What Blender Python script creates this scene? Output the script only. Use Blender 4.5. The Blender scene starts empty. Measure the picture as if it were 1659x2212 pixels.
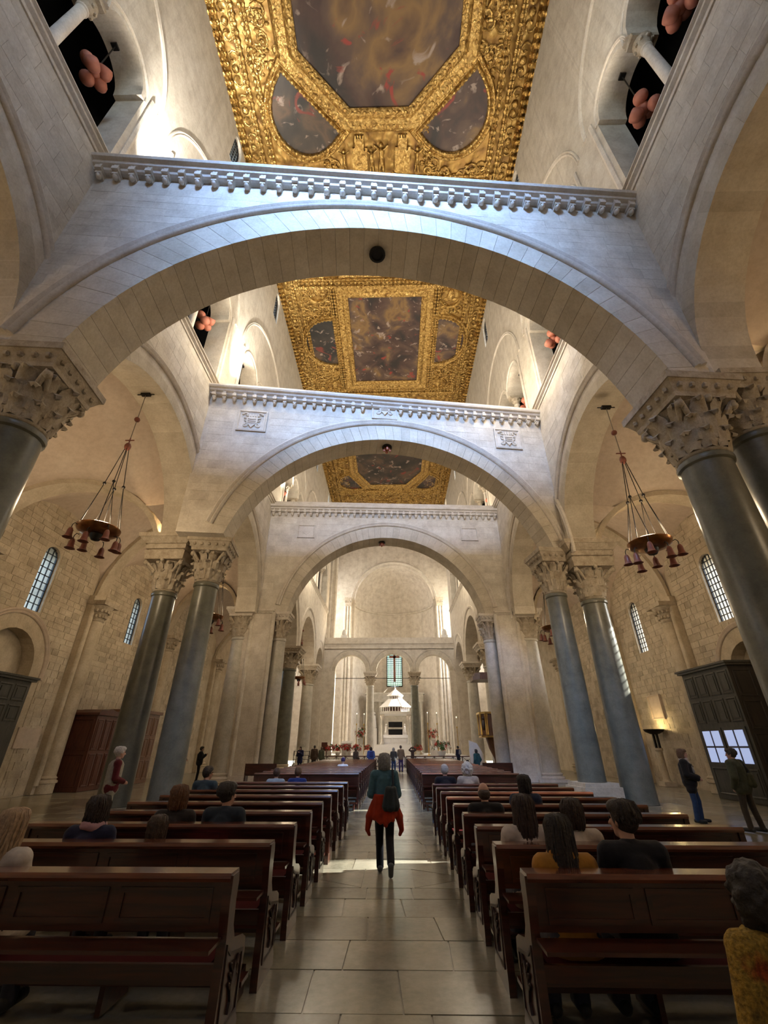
import bpy, math, random
import numpy as np
from mathutils import Vector, Matrix, Euler
PI = math.pi
C = bpy.context.scene.collection
scn = bpy.context.scene
R = random.Random(7)

# ---------------------------------------------------------------- camera
cam_d = bpy.data.cameras.new('camera'); cam = bpy.data.objects.new('camera', cam_d); C.objects.link(cam)
cam.location = (0.45, 0.0, 1.75)
cam.rotation_euler = (math.radians(90 + 28.5), 0, math.radians(1.11))
cam_d.sensor_fit = 'VERTICAL'; cam_d.sensor_height = 24.0
cam_d.lens = 930.0 / 2212.0 * 24.0
cam_d.clip_start = 0.05; cam_d.clip_end = 400
scn.camera = cam

# ---------------------------------------------------------------- world, sun, daylight, exposure
w = bpy.data.worlds.new('sky'); scn.world = w; w.use_nodes = True
bg = w.node_tree.nodes['Background']; bg.inputs[1].default_value = 1.6
sky = w.node_tree.nodes.new('ShaderNodeTexSky'); sky.sky_type = 'NISHITA'; sky.sun_disc = False
sky.sun_elevation = math.radians(29); sky.sun_rotation = math.radians(83); sky.dust_density = 1.5
w.node_tree.links.new(sky.outputs[0], bg.inputs[0])
scn.view_settings.view_transform = 'Standard'; scn.view_settings.look = 'None'
scn.view_settings.gamma = 1.0; scn.view_settings.use_curve_mapping = False
scn.view_settings.exposure = 0.5
scn.cycles.max_bounces = 6; scn.cycles.diffuse_bounces = 4; scn.cycles.glossy_bounces = 3
scn.cycles.transmission_bounces = 4; scn.cycles.transparent_max_bounces = 8
scn.cycles.caustics_reflective = False; scn.cycles.caustics_refractive = False
scn.cycles.sample_clamp_indirect = 8.0
scn.cycles.use_denoising = True

def light(name, kind, loc, power, color, target=None, **kw):
    d = bpy.data.lights.new(name, kind); d.energy = power; d.color = color
    for k, v in kw.items(): setattr(d, k, v)
    o = bpy.data.objects.new(name, d); C.objects.link(o); o.location = loc
    if target is not None:
        o.rotation_euler = (Vector(target) - Vector(loc)).to_track_quat('-Z', 'Y').to_euler()
    return o
SUN = Vector((-1.0, -0.13, -0.56)).normalized()
s = light('sun', 'SUN', (40, 10, 30), 30.0, (1.0, 0.93, 0.82)); s.data.angle = 0.012
s.rotation_euler = SUN.to_track_quat('-Z', 'Y').to_euler()
# daylight coming in through the facade windows behind the camera
light('facade_daylight', 'AREA', (-1.5, -6.6, 25.0), 950, (0.30, 0.52, 1.0), (-0.2, 7, 16.8), shape='RECTANGLE', size=3.5, size_y=5.0, spread=0.8)
light('facade_door_daylight', 'AREA', (0.5, -6.6, 4.2), 15, (0.9, 0.95, 1.0), (0, 16, 2), shape='RECTANGLE', size=3.0, size_y=4.0)
# daylight of the transept windows
light('transept_daylight_south', 'AREA', (13.8, 61.5, 19.0), 1700, (1.0, 0.91, 0.76), (-10, 62, 8), shape='RECTANGLE', size=5.0, size_y=10.0)
light('transept_daylight_north', 'AREA', (-13.8, 61.5, 19.0), 2000, (0.97, 0.95, 0.92), (8, 62, 10), shape='RECTANGLE', size=5.0, size_y=10.0)

# ---------------------------------------------------------------- helpers
def tag(o, label=None, cat=None, group=None, kind=None):
    if label: o['label'] = label
    if cat: o['category'] = cat
    if group: o['group'] = group
    if kind: o['kind'] = kind
    return o
def thing(name, label, cat, loc=(0, 0, 0), rz=0.0, group=None, kind=None):
    o = bpy.data.objects.new(name, None); C.objects.link(o); o.empty_display_size = 0.1
    o.location = loc; o.rotation_euler = (0, 0, rz)
    return tag(o, label, cat, group, kind)
def link(name, me, parent=None, loc=None, rot=None, scale=None):
    o = bpy.data.objects.new(name, me); C.objects.link(o)
    if parent is not None: o.parent = parent
    if loc is not None: o.location = loc
    if rot is not None: o.rotation_euler = rot
    if scale is not None: o.scale = scale
    return o
def copy_tree(o, parent=None, **kw):
    c = o.copy(); C.objects.link(c)
    if parent is not None: c.parent = parent
    for ch in [x for x in o.children]: copy_tree(ch, c)
    return c

class MB:
    def __init__(s): s.v = []; s.f = []
    def add(s, vs, fs):
        n = len(s.v); s.v += [tuple(p) for p in vs]; s.f += [tuple(i + n for i in f) for f in fs]; return s
    def box(s, x0, x1, y0, y1, z0, z1, P=None):
        vs = [(x, y, z) for z in (z0, z1) for y in (y0, y1) for x in (x0, x1)]
        if P: vs = [P(*p) for p in vs]
        return s.add(vs, [(0, 2, 3, 1), (4, 5, 7, 6), (0, 1, 5, 4), (2, 6, 7, 3), (0, 4, 6, 2), (1, 3, 7, 5)])
    def prism(s, poly, P, d0, d1):
        """polygon in 2-D (a,b) extruded between depths d0 and d1; P(a,b,d)"""
        n = len(poly); vs = [P(a, b, d0) for a, b in poly] + [P(a, b, d1) for a, b in poly]
        fs = [tuple(range(n - 1, -1, -1)), tuple(range(n, 2 * n))] + [(i, (i + 1) % n, (i + 1) % n + n, i + n) for i in range(n)]
        return s.add(vs, fs)
    def lathe(s, prof, n=24, c=(0, 0, 0), a0=0.0, a1=2 * PI, sx=1.0, sy=1.0):
        full = abs(a1 - a0 - 2 * PI) < 1e-6; m = n if full else n + 1
        vs = []; fs = []
        for r, z in prof:
            for k in range(m):
                a = a0 + (a1 - a0) * k / n
                vs.append((c[0] + r * math.cos(a) * sx, c[1] + r * math.sin(a) * sy, c[2] + z))
        for i in range(len(prof) - 1):
            for k in range(n):
                k2 = (k + 1) % m
                fs.append((i * m + k, i * m + k2, (i + 1) * m + k2, (i + 1) * m + k))
        if full:
            if prof[0][0] > 1e-5: fs.append(tuple(range(m - 1, -1, -1)))
            if prof[-1][0] > 1e-5: fs.append(tuple((len(prof) - 1) * m + k for k in range(m)))
        return s.add(vs, fs)
    def tube(s, pts, r, n=8, cap=True):
        pts = [Vector(p) for p in pts]; rr = r if isinstance(r, (list, tuple)) else [r] * len(pts)
        vs = []; fs = []; up = None
        for i, p in enumerate(pts):
            t = (pts[min(i + 1, len(pts) - 1)] - pts[max(i - 1, 0)]).normalized()
            if up is None: up = Vector((0, 0, 1)) if abs(t.z) < 0.9 else Vector((1, 0, 0))
            a = t.cross(up).normalized(); b = a.cross(t).normalized(); up = b
            for k in range(n):
                q = 2 * PI * k / n; vs.append(p + (a * math.cos(q) + b * math.sin(q)) * rr[i])
        for i in range(len(pts) - 1):
            for k in range(n):
                k2 = (k + 1) % n; fs.append((i * n + k, i * n + k2, (i + 1) * n + k2, (i + 1) * n + k))
        if cap: fs += [tuple(range(n - 1, -1, -1)), tuple((len(pts) - 1) * n + k for k in range(n))]
        return s.add(vs, fs)
    def ball(s, c, r, n=10, m=6, sc=(1, 1, 1)):
        vs = [(c[0], c[1], c[2] - r * sc[2])]; fs = []
        for i in range(1, m):
            a = -PI / 2 + PI * i / m
            for k in range(n):
                q = 2 * PI * k / n
                vs.append((c[0] + r * sc[0] * math.cos(a) * math.cos(q), c[1] + r * sc[1] * math.cos(a) * math.sin(q), c[2] + r * sc[2] * math.sin(a)))
        vs.append((c[0], c[1], c[2] + r * sc[2])); T = len(vs) - 1
        for k in range(n):
            k2 = (k + 1) % n; fs.append((0, 1 + k2, 1 + k))
            for i in range(m - 2): fs.append((1 + i * n + k, 1 + i * n + k2, 1 + (i + 1) * n + k2, 1 + (i + 1) * n + k))
            fs.append((T, 1 + (m - 2) * n + k, 1 + (m - 2) * n + k2))
        return s.add(vs, fs)
    def cap(s, p, q, r0, r1, n=10):
        """tapered capsule from p to q"""
        p = Vector(p); q = Vector(q); d = q - p; L = d.length
        if L < 1e-6: return s.ball(p, r0, n)
        t = d / L; pts = []; rr = []
        for a in (-80, -50, -20): pts.append(p + t * (r0 * math.sin(math.radians(a)))); rr.append(r0 * math.cos(math.radians(a)))
        for a in (20, 50, 80): pts.append(q + t * (r1 * math.sin(math.radians(a)))); rr.append(r1 * math.cos(math.radians(a)))
        return s.tube(pts, rr, n)
    def mould(s, path, prof, P, closed=False):
        """moulding swept along a planar path; prof = [(offset, height)...]; P(a,b,h)"""
        n = len(path); m = len(prof); vs = []; fs = []
        for i in range(n):
            p = Vector(path[i])
            d0 = (Vector(path[i]) - Vector(path[i - 1])) if (closed or i > 0) else None
            d1 = (Vector(path[(i + 1) % n]) - Vector(path[i])) if (closed or i < n - 1) else None
            if d0 is None: d0 = d1
            if d1 is None: d1 = d0
            d0 = d0.normalized(); d1 = d1.normalized()
            n0 = Vector((d0.y, -d0.x)); n1 = Vector((d1.y, -d1.x)); mt = n0 + n1
            mt = mt / max(0.3, (1 + n0.dot(n1)))
            for o, h in prof: vs.append(P(p.x + mt.x * o, p.y + mt.y * o, h))
        for i in range(n if closed else n - 1):
            j = (i + 1) % n
            for k in range(m - 1): fs.append((i * m + k, i * m + k + 1, j * m + k + 1, j * m + k))
        if not closed: fs += [tuple(range(m)), tuple((n - 1) * m + k for k in range(m - 1, -1, -1))]
        return s.add(vs, fs)
    def mesh(s, name, mat=None, smooth=None):
        me = bpy.data.meshes.new(name); me.from_pydata(s.v, [], s.f)
        if mat is not None: me.materials.append(mat)
        if smooth is not None:
            me.polygons.foreach_set('use_smooth', [True] * len(me.polygons))
            me.set_sharp_from_angle(angle=math.radians(smooth))
        me.update(); return me
    def build(s, name, mat=None, parent=None, smooth=None, **kw):
        return link(name, s.mesh(name, mat, smooth), parent, **kw)

def remesh(mb, voxel, mat, name, smooth_it=2):
    me = mb.mesh(name, mat); o = link(name, me)
    md = o.modifiers.new('r', 'REMESH'); md.mode = 'VOXEL'; md.voxel_size = voxel; md.use_smooth_shade = True
    if smooth_it:
        sm = o.modifiers.new('s', 'SMOOTH'); sm.factor = 0.5; sm.iterations = smooth_it
    dg = bpy.context.evaluated_depsgraph_get(); dg.update()
    me2 = bpy.data.meshes.new_from_object(o.evaluated_get(dg)); me2.name = name
    bpy.data.objects.remove(o); bpy.data.meshes.remove(me)
    if not me2.materials: me2.materials.append(mat)
    me2.polygons.foreach_set('use_smooth', [True] * len(me2.polygons))
    return me2

# ---------------------------------------------------------------- materials
def nodes(name):
    m = bpy.data.materials.new(name); m.use_nodes = True; nt = m.node_tree
    return m, nt, nt.nodes['Principled BSDF']
def N(nt, t, **kw):
    n = nt.nodes.new(t)
    for k, v in kw.items():
        if k.startswith('i_'): n.inputs[k[2:].replace('_', ' ')].default_value = v
        else: setattr(n, k, v)
    return n
def L(nt, a, b): nt.links.new(a, b)
def ramp(nt, fac, stops):
    r = N(nt, 'ShaderNodeValToRGB'); e = r.color_ramp.elements
    while len(e) < len(stops): e.new(0.5)
    for i, (p, c) in enumerate(stops): e[i].position = p; e[i].color = (*c, 1)
    L(nt, fac, r.inputs[0]); return r.outputs[0]
def mixc(nt, fac, a, b, mode='MIX'):
    m = N(nt, 'ShaderNodeMix', data_type='RGBA', blend_type=mode)
    for s, v in ((m.inputs[0], fac), (m.inputs[6], a), (m.inputs[7], b)):
        if isinstance(v, (int, float)): s.default_value = v
        elif isinstance(v, tuple): s.default_value = (*v, 1)
        else: L(nt, v, s)
    return m.outputs[2]
def rnd(nt):
    """one random number per piece, whether pieces are objects or islands of one mesh"""
    oi = N(nt, 'ShaderNodeObjectInfo'); g = N(nt, 'ShaderNodeNewGeometry')
    a = N(nt, 'ShaderNodeMath', operation='ADD'); L(nt, oi.outputs['Random'], a.inputs[0]); L(nt, g.outputs['Random Per Island'], a.inputs[1])
    f = N(nt, 'ShaderNodeMath', operation='FRACT'); L(nt, a.outputs[0], f.inputs[0]); return f.outputs[0]
def gpos(nt):
    return N(nt, 'ShaderNodeNewGeometry').outputs['Position']
def stone(name, cols, scale=1.6, bump=0.25, rough=0.8, piece=0.35, fine=14.0, spec=0.25):
    m, nt, b = nodes(name); pos = gpos(nt)
    n1 = N(nt, 'ShaderNodeTexNoise', i_Scale=scale, i_Detail=8.0, i_Roughness=0.65); L(nt, pos, n1.inputs['Vector'])
    c = ramp(nt, n1.outputs[0], [(0.3, cols[0]), (0.52, cols[1]), (0.72, cols[2])])
    if piece:
        pr = ramp(nt, rnd(nt), [(0.0, tuple(1 - piece * k for k in (1.0, 1.05, 1.15))), (0.45, (0.97, 0.96, 0.95)), (1.0, (1.0, 1.0, 1.0))])
        c = mixc(nt, 1.0, c, pr, 'MULTIPLY')
    n2 = N(nt, 'ShaderNodeTexNoise', i_Scale=fine, i_Detail=6.0, i_Roughness=0.7); L(nt, pos, n2.inputs['Vector'])
    c = mixc(nt, 0.35, c, ramp(nt, n2.outputs[0], [(0.3, (0.55, 0.5, 0.43)), (0.6, (1, 1, 1))]), 'MULTIPLY')
    L(nt, c, b.inputs['Base Color']); b.inputs['Roughness'].default_value = rough; b.inputs['Specular IOR Level'].default_value = spec
    if bump:
        bp = N(nt, 'ShaderNodeBump', i_Strength=bump, i_Distance=0.03); L(nt, n2.outputs[0], bp.inputs['Height']); L(nt, bp.outputs[0], b.inputs['Normal'])
    return m
def plain(name, col, rough=0.5, metal=0.0, coat=0.0, noise=0.0, scale=8.0, spec=0.5, bump=0.0, sheen=0.0):
    m, nt, b = nodes(name); b.inputs['Roughness'].default_value = rough; b.inputs['Metallic'].default_value = metal
    b.inputs['Coat Weight'].default_value = coat; b.inputs['Coat Roughness'].default_value = 0.12; b.inputs['Specular IOR Level'].default_value = spec
    b.inputs['Sheen Weight'].default_value = sheen
    tc = N(nt, 'ShaderNodeTexCoord').outputs['Object']
    n1 = N(nt, 'ShaderNodeTexNoise', i_Scale=scale, i_Detail=5.0); L(nt, tc, n1.inputs['Vector'])
    k = 1 - (noise or 0.15)
    L(nt, ramp(nt, n1.outputs[0], [(0.3, tuple(x * k for x in col)), (0.7, col)]), b.inputs['Base Color'])
    if bump:
        bp = N(nt, 'ShaderNodeBump', i_Strength=bump, i_Distance=0.02); L(nt, n1.outputs[0], bp.inputs['Height']); L(nt, bp.outputs[0], b.inputs['Normal'])
    return m
def emit(name, col, st):
    m, nt, b = nodes(name); b.inputs['Base Color'].default_value = (*col, 1)
    b.inputs['Emission Color'].default_value = (*col, 1); b.inputs['Emission Strength'].default_value = st; return m
def wood_mat(name, dark, light, rough=0.3, coat=0.5, sc=(1.2, 14, 14)):
    m, nt, b = nodes(name); tc = N(nt, 'ShaderNodeTexCoord').outputs['Object']
    mp = N(nt, 'ShaderNodeMapping'); mp.inputs['Scale'].default_value = sc; L(nt, tc, mp.inputs[0])
    n1 = N(nt, 'ShaderNodeTexNoise', i_Scale=1.6, i_Detail=6.0, i_Distortion=0.6); L(nt, mp.outputs[0], n1.inputs['Vector'])
    L(nt, ramp(nt, n1.outputs[0], [(0.3, dark), (0.7, light)]), b.inputs['Base Color'])
    b.inputs['Roughness'].default_value = rough; b.inputs['Coat Weight'].default_value = coat; b.inputs['Coat Roughness'].default_value = 0.15
    return m
def glass_mat(name, tint, op, spec_rough=0.1):
    m, nt, b = nodes(name); b.inputs['Base Color'].default_value = (*tint, 1); b.inputs['Roughness'].default_value = spec_rough
    tr = N(nt, 'ShaderNodeBsdfTransparent'); tr.inputs[0].default_value = (*tint, 1)
    mx = N(nt, 'ShaderNodeMixShader'); mx.inputs[0].default_value = op
    L(nt, tr.outputs[0], mx.inputs[1]); L(nt, b.outputs[0], mx.inputs[2]); L(nt, mx.outputs[0], nt.nodes['Material Output'].inputs[0]); return m

M = {}
M['wall'] = stone('nave limestone', [(0.52, 0.46, 0.38), (0.66, 0.60, 0.51), (0.74, 0.69, 0.60)], piece=0.10)
M['block'] = stone('dressed limestone blocks', [(0.54, 0.48, 0.40), (0.67, 0.61, 0.52), (0.76, 0.71, 0.62)], piece=0.13)
M['vouss'] = stone('arch stones', [(0.50, 0.44, 0.35), (0.60, 0.54, 0.44), (0.68, 0.62, 0.52)], piece=0.15)
M['trim'] = stone('carved trim stone', [(0.56, 0.50, 0.42), (0.68, 0.62, 0.54), (0.76, 0.71, 0.63)], piece=0.08, bump=0.35)
M['aisle'] = stone('aisle limestone', [(0.44, 0.37, 0.27), (0.58, 0.50, 0.38), (0.68, 0.60, 0.48)], piece=0.10, bump=0.4)
M['ablock'] = stone('aisle stone blocks', [(0.44, 0.37, 0.28), (0.60, 0.52, 0.40), (0.70, 0.63, 0.51)], piece=0.24, bump=0.5)
M['vault'] = stone('vault plaster', [(0.56, 0.46, 0.37), (0.62, 0.52, 0.43), (0.66, 0.57, 0.48)], scale=0.5, piece=0, bump=0.08, fine=5)
M['column'] = stone('grey column marble', [(0.10, 0.10, 0.078), (0.15, 0.15, 0.115), (0.20, 0.19, 0.15)], scale=2.2, piece=0.15, bump=0.05, rough=0.33, spec=0.5, fine=22)
M['column_pale'] = stone('pale column marble', [(0.40, 0.37, 0.31), (0.52, 0.49, 0.42), (0.62, 0.59, 0.52)], scale=2.0, piece=0.08, bump=0.08, rough=0.4, spec=0.5)
M['capital'] = stone('weathered capital stone', [(0.36, 0.29, 0.21), (0.52, 0.45, 0.35), (0.64, 0.57, 0.47)], scale=4.0, piece=0.08, bump=0.9, fine=20)
M['floor'] = stone('old marble floor', [(0.24, 0.22, 0.17), (0.33, 0.30, 0.23), (0.40, 0.37, 0.29)], scale=0.9, piece=0.0, bump=0.04, rough=0.22, spec=0.5)
M['slab'] = stone('marble paving slabs', [(0.23, 0.22, 0.16), (0.34, 0.31, 0.23), (0.43, 0.39, 0.30)], scale=1.1, piece=0.38, bump=0.05, rough=0.2, spec=0.5)
M['wood'] = wood_mat('dark pew wood', (0.020, 0.0045, 0.003), (0.075, 0.017, 0.008), rough=0.28, coat=0.7)
M['wood_rail_lit'] = wood_mat('pew rail wood with painted highlights', (0.055, 0.014, 0.007), (0.19, 0.055, 0.024), rough=0.22, coat=0.9)  # redder pew wood; the rails' orange highlights are put into this colour
M['wood_red'] = wood_mat('reddish door wood', (0.05, 0.012, 0.008), (0.12, 0.035, 0.02), rough=0.4, coat=0.2, sc=(14, 14, 1.2))
M['wood_brown'] = wood_mat('brown screen wood', (0.10, 0.045, 0.02), (0.22, 0.10, 0.05), rough=0.4, coat=0.2, sc=(14, 14, 1.2))
M['wood_grey'] = wood_mat('grey painted wood', (0.035, 0.035, 0.03), (0.065, 0.062, 0.052), rough=0.5, coat=0.1, sc=(10, 10, 1.5))
M['wood_black'] = wood_mat('blackish wood', (0.016, 0.013, 0.012), (0.032, 0.026, 0.022), rough=0.5, coat=0.1, sc=(10, 10, 1.5))
M['velvet'] = plain('red velvet pad', (0.06, 0.003, 0.004), 0.85, spec=0.1)
M['terra'] = plain('terracotta', (0.46, 0.16, 0.10), 0.6, noise=0.2)
M['bell'] = plain('brown glazed shade', (0.24, 0.075, 0.05), 0.45, noise=0.2)
M['copper'] = plain('dark copper', (0.30, 0.13, 0.05), 0.28, metal=1.0, noise=0.35)
M['iron'] = plain('black iron', (0.02, 0.018, 0.017), 0.5, metal=0.6)
M['cable'] = plain('grey cable', (0.25, 0.22, 0.18), 0.5, metal=0.5)
M['brass'] = plain('brass', (0.75, 0.52, 0.18), 0.3, metal=1.0)
M['black'] = plain('netting and shade black', (0.006, 0.006, 0.008), 0.9)  # black of the netting and of the shade in dark openings
M['white'] = plain('white marble', (0.72, 0.69, 0.64), 0.4, noise=0.08)
M['cloth'] = plain('white altar cloth', (0.85, 0.84, 0.82), 0.8, noise=0.05)
M['wax'] = plain('candle wax', (0.85, 0.80, 0.68), 0.6)
M['flame'] = emit('candle flame', (1.0, 0.72, 0.35), 12)
M['bulb'] = emit('warm bulb', (1.0, 0.70, 0.38), 30)
M['skin'] = plain('skin', (0.52, 0.30, 0.22), 0.55, noise=0.08)
M['eye'] = plain('eye', (0.03, 0.02, 0.02), 0.2)
M['lip'] = plain('lips', (0.42, 0.17, 0.15), 0.5)
M['leafg'] = plain('dark green foliage', (0.03, 0.11, 0.025), 0.6, noise=0.4)
M['petal'] = plain('red petals', (0.55, 0.02, 0.02), 0.6, noise=0.3)
M['petal2'] = plain('pink petals', (0.75, 0.28, 0.22), 0.6, noise=0.3)
M['pane'] = glass_mat('clear window pane', (0.92, 0.96, 1.0), 0.08)
M['pane_green'] = glass_mat('green leaded pane', (0.46, 0.50, 0.40), 0.12)
M['paper'] = plain('white paper', (0.8, 0.8, 0.78), 0.7, noise=0.03)
def cl(name, col, noise=0.25, scale=18, rough=0.85, bump=0.3):
    k = 'cloth ' + name
    if k not in M: M[k] = plain(k, col, rough, noise=noise, scale=scale, spec=0.2, bump=bump, sheen=0.1)
    return M[k]
# gilded carved ceiling
def gold_mat(name, c0, c1, c2, sc, bump, metal=0.75, rough=0.34):
    m, nt, b = nodes(name); pos = gpos(nt)
    v = N(nt, 'ShaderNodeTexVoronoi', i_Scale=sc, feature='SMOOTH_F1'); n0 = N(nt, 'ShaderNodeTexNoise', i_Scale=sc * 0.5, i_Detail=5.0)
    L(nt, pos, n0.inputs['Vector']); ad = N(nt, 'ShaderNodeVectorMath', operation='MULTIPLY_ADD'); L(nt, n0.outputs[1], ad.inputs[0]); ad.inputs[1].default_value = (0.5, 0.5, 0.5); L(nt, pos, ad.inputs[2])
    L(nt, ad.outputs[0], v.inputs['Vector'])
    L(nt, ramp(nt, v.outputs[0], [(0.05, c2), (0.35, c1), (0.75, c0)]), b.inputs['Base Color'])
    b.inputs['Metallic'].default_value = metal; b.inputs['Roughness'].default_value = rough
    bp = N(nt, 'ShaderNodeBump', i_Strength=bump, i_Distance=0.12); bp.invert = True
    L(nt, v.outputs[0], bp.inputs['Height']); L(nt, bp.outputs[0], b.inputs['Normal']); return m
M['gold'] = gold_mat('gilded carving', (0.20, 0.09, 0.015), (0.42, 0.25, 0.065), (0.68, 0.47, 0.16), 4.0, 0.9)
M['gold_bright'] = gold_mat('bright gilding', (0.22, 0.115, 0.03), (0.54, 0.35, 0.11), (0.78, 0.58, 0.25), 7.0, 0.6, rough=0.28)
M['gold_field'] = gold_mat('gilded relief ground', (0.12, 0.055, 0.012), (0.34, 0.20, 0.05), (0.62, 0.43, 0.15), 2.6, 1.0, metal=0.6, rough=0.42)
def painting_mat(name, seed, cols, sc=0.45):
    m, nt, b = nodes(name); pos = gpos(nt)
    mp = N(nt, 'ShaderNodeMapping'); mp.inputs['Location'].default_value = (seed * 7.3, seed * 3.1, seed); L(nt, pos, mp.inputs[0])
    n1 = N(nt, 'ShaderNodeTexNoise', i_Scale=sc, i_Detail=5.0, i_Distortion=0.45); L(nt, mp.outputs[0], n1.inputs['Vector'])
    c = ramp(nt, n1.outputs[0], [(0.36, cols[0]), (0.47, cols[1]), (0.54, cols[2]), (0.62, cols[3]), (0.72, cols[1])])
    n2 = N(nt, 'ShaderNodeTexNoise', i_Scale=sc * 3.2, i_Detail=4.0, i_Distortion=0.9); L(nt, mp.outputs[0], n2.inputs['Vector'])
    c = mixc(nt, ramp(nt, n2.outputs[0], [(0.60, (0, 0, 0)), (0.68, (1, 1, 1))]), c, (0.30, 0.23, 0.19))
    mp2 = N(nt, 'ShaderNodeMapping'); mp2.inputs['Location'].default_value = (seed * 1.7, 5 - seed * 2.1, 3); L(nt, pos, mp2.inputs[0])
    n3 = N(nt, 'ShaderNodeTexNoise', i_Scale=sc * 1.5, i_Detail=4.0, i_Distortion=1.5); L(nt, mp2.outputs[0], n3.inputs['Vector'])
    c = mixc(nt, ramp(nt, n3.outputs[0], [(0.62, (0, 0, 0)), (0.67, (1, 1, 1))]), c, cols[4])
    L(nt, c, b.inputs['Base Color']); b.inputs['Roughness'].default_value = 0.5; return m
BR = [(0.03, 0.022, 0.018), (0.09, 0.055, 0.04), (0.16, 0.10, 0.065), (0.34, 0.20, 0.08), (0.42, 0.07, 0.045)]
# ---------------------------------------------------------------- wall builders
def arc_top(c, zc, r):
    return lambda u: zc + math.sqrt(max(0.0, r * r - (u - c) ** 2))
class Hole:
    def __init__(s, a, b, zb, zt, n=24): s.a, s.b, s.zb, s.zt, s.n = a, b, zb, zt, n
    def top(s, u): return s.zt(u) if callable(s.zt) else s.zt
    def inside(s, u, z): return s.a < u < s.b and s.zb < z < s.top(u)
def arch_hole(c, zc, r, zb, n=28): return Hole(c - r, c + r, zb, arc_top(c, zc, r), n)
def wall(u0, u1, z0, z1, holes, T, P, extra=()):
    """solid wall with openings; P(u,z,d) with d from the front face inward"""
    us = {u0, u1, *extra}
    for h in holes:
        for k in range(h.n + 1): us.add(h.a + (h.b - h.a) * (0.5 - 0.5 * math.cos(PI * k / h.n)))
    us = sorted(u for u in us if u0 - 1e-6 <= u <= u1 + 1e-6); mb = MB()
    def q(*p): mb.add([P(*a) for a in p], [(0, 1, 2, 3)])
    for a, b in zip(us[:-1], us[1:]):
        if b - a < 1e-6: continue
        mid = (a + b) / 2; e = (b - a) * 1e-3
        hs = sorted([h for h in holes if h.a < mid < h.b], key=lambda h: h.zb)
        lo = (z0, z0)
        if not hs or hs[0].zb > z0 + 1e-3: q((a, z0, 0), (b, z0, 0), (b, z0, T), (a, z0, T))
        for h in hs:
            ta, tb = h.top(a + e), h.top(b - e)
            if h.zb > lo[0] + 1e-4:
                for d in (0, T): q((a, lo[0], d), (b, lo[1], d), (b, h.zb, d), (a, h.zb, d))
                q((a, h.zb, 0), (b, h.zb, 0), (b, h.zb, T), (a, h.zb, T))
            q((a, ta, 0), (b, tb, 0), (b, tb, T), (a, ta, T)); lo = (ta, tb)
        for d in (0, T): q((a, lo[0], d), (b, lo[1], d), (b, z1, d), (a, z1, d))
        q((a, z1, 0), (b, z1, 0), (b, z1, T), (a, z1, T))
    for h in holes:
        for u in (h.a, h.b):
            e = 1e-3 if u == h.a else -1e-3; t = h.top(u + e)
            if t > h.zb + 1e-3: q((u, h.zb, 0), (u, t, 0), (u, t, T), (u, h.zb, T))
    for u in (u0, u1): q((u, z0, 0), (u, z1, 0), (u, z1, T), (u, z0, T))
    return mb
CAMP = Vector((0.45, 0, 1.75))
def blocks(parent, P, u0, u1, z0, z1, solid, h, lens, proud=0.02, gap=0.012, mat='block', limit=290, name='stone_block', seed=1, hvar=0.0, minlen=0.12, dist=None):
    """courses of dressed stones laid over the face of a wall wherever solid(u,z); the nearest ones are single parts"""
    rr = random.Random(seed); out = []; z = z0; us = np.arange(u0 + 0.01, u1, 0.03)
    while z < z1 - 0.08:
        hh = min(h * (1 + rr.uniform(-hvar, hvar)), z1 - z)
        if z1 - z - hh < 0.1: hh = z1 - z
        zl, zh = z + gap / 2, z + hh - gap / 2
        ml = np.array([solid(u, zl) for u in us]); mh = np.array([solid(u, zh) for u in us]); mm = ml & mh
        i = 0
        while i < len(us):
            if not mm[i]: i += 1; continue
            j = i
            while j + 1 < len(us) and mm[j + 1]: j += 1
            a, b = us[i] - 0.01, us[j] + 0.02
            la = ha = a; lb = hb = b
            k = i
            while k > 0 and ml[k - 1]: k -= 1
            la = us[k]; k = i
            while k > 0 and mh[k - 1]: k -= 1
            ha = us[k]; k = j
            while k + 1 < len(us) and ml[k + 1]: k += 1
            lb = us[k]; k = j
            while k + 1 < len(us) and mh[k + 1]: k += 1
            hb = us[k]
            if b - a > minlen:
                x = a; first = True
                off = rr.uniform(0.3, 1.0)
                while x < b - 1e-4:
                    ln = rr.uniform(*lens) * (off if first else 1)
                    e = x + ln
                    if b - e < lens[0] * 0.5: e = b
                    x0l = la if (first and abs(la - a) < hh * 1.6) else x; x0h = ha if (first and abs(ha - a) < hh * 1.6) else x
                    last = e >= b - 1e-4
                    x1l = lb if (last and abs(lb - b) < hh * 1.6) else e; x1h = hb if (last and abs(hb - b) < hh * 1.6) else e
                    g = gap / 2; d = -proud * rr.uniform(0.5, 1.3)
                    poly = [(x0l + g, zl), (x1l - g, zl), (x1h - g, zh), (x0h + g, zh)]
                    vs = [P(u_, z_, 0.0) for u_, z_ in poly] + [P(u_, z_, d) for u_, z_ in poly]
                    cx = sum((Vector(v) for v in vs), Vector()) / 8
                    out.append((cx, vs)); x = e; first = False
            i = j + 1
        z += hh
    out.sort(key=lambda t: ((parent.matrix_world @ t[0]) - CAMP).length)
    F = [(4, 5, 6, 7), (0, 1, 5, 4), (1, 2, 6, 5), (2, 3, 7, 6), (3, 0, 4, 7)]
    for c_, vs in out[:limit]:
        m = MB(); m.add([Vector(v) - c_ for v in vs], F); m.build(name, M[mat], parent, loc=c_)
    if len(out) > limit:
        m = MB()
        for c_, vs in out[limit:]: m.add(vs, F)
        tag(m.build(name + 's', M[mat], parent), kind='stuff')
    return len(out)
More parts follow.
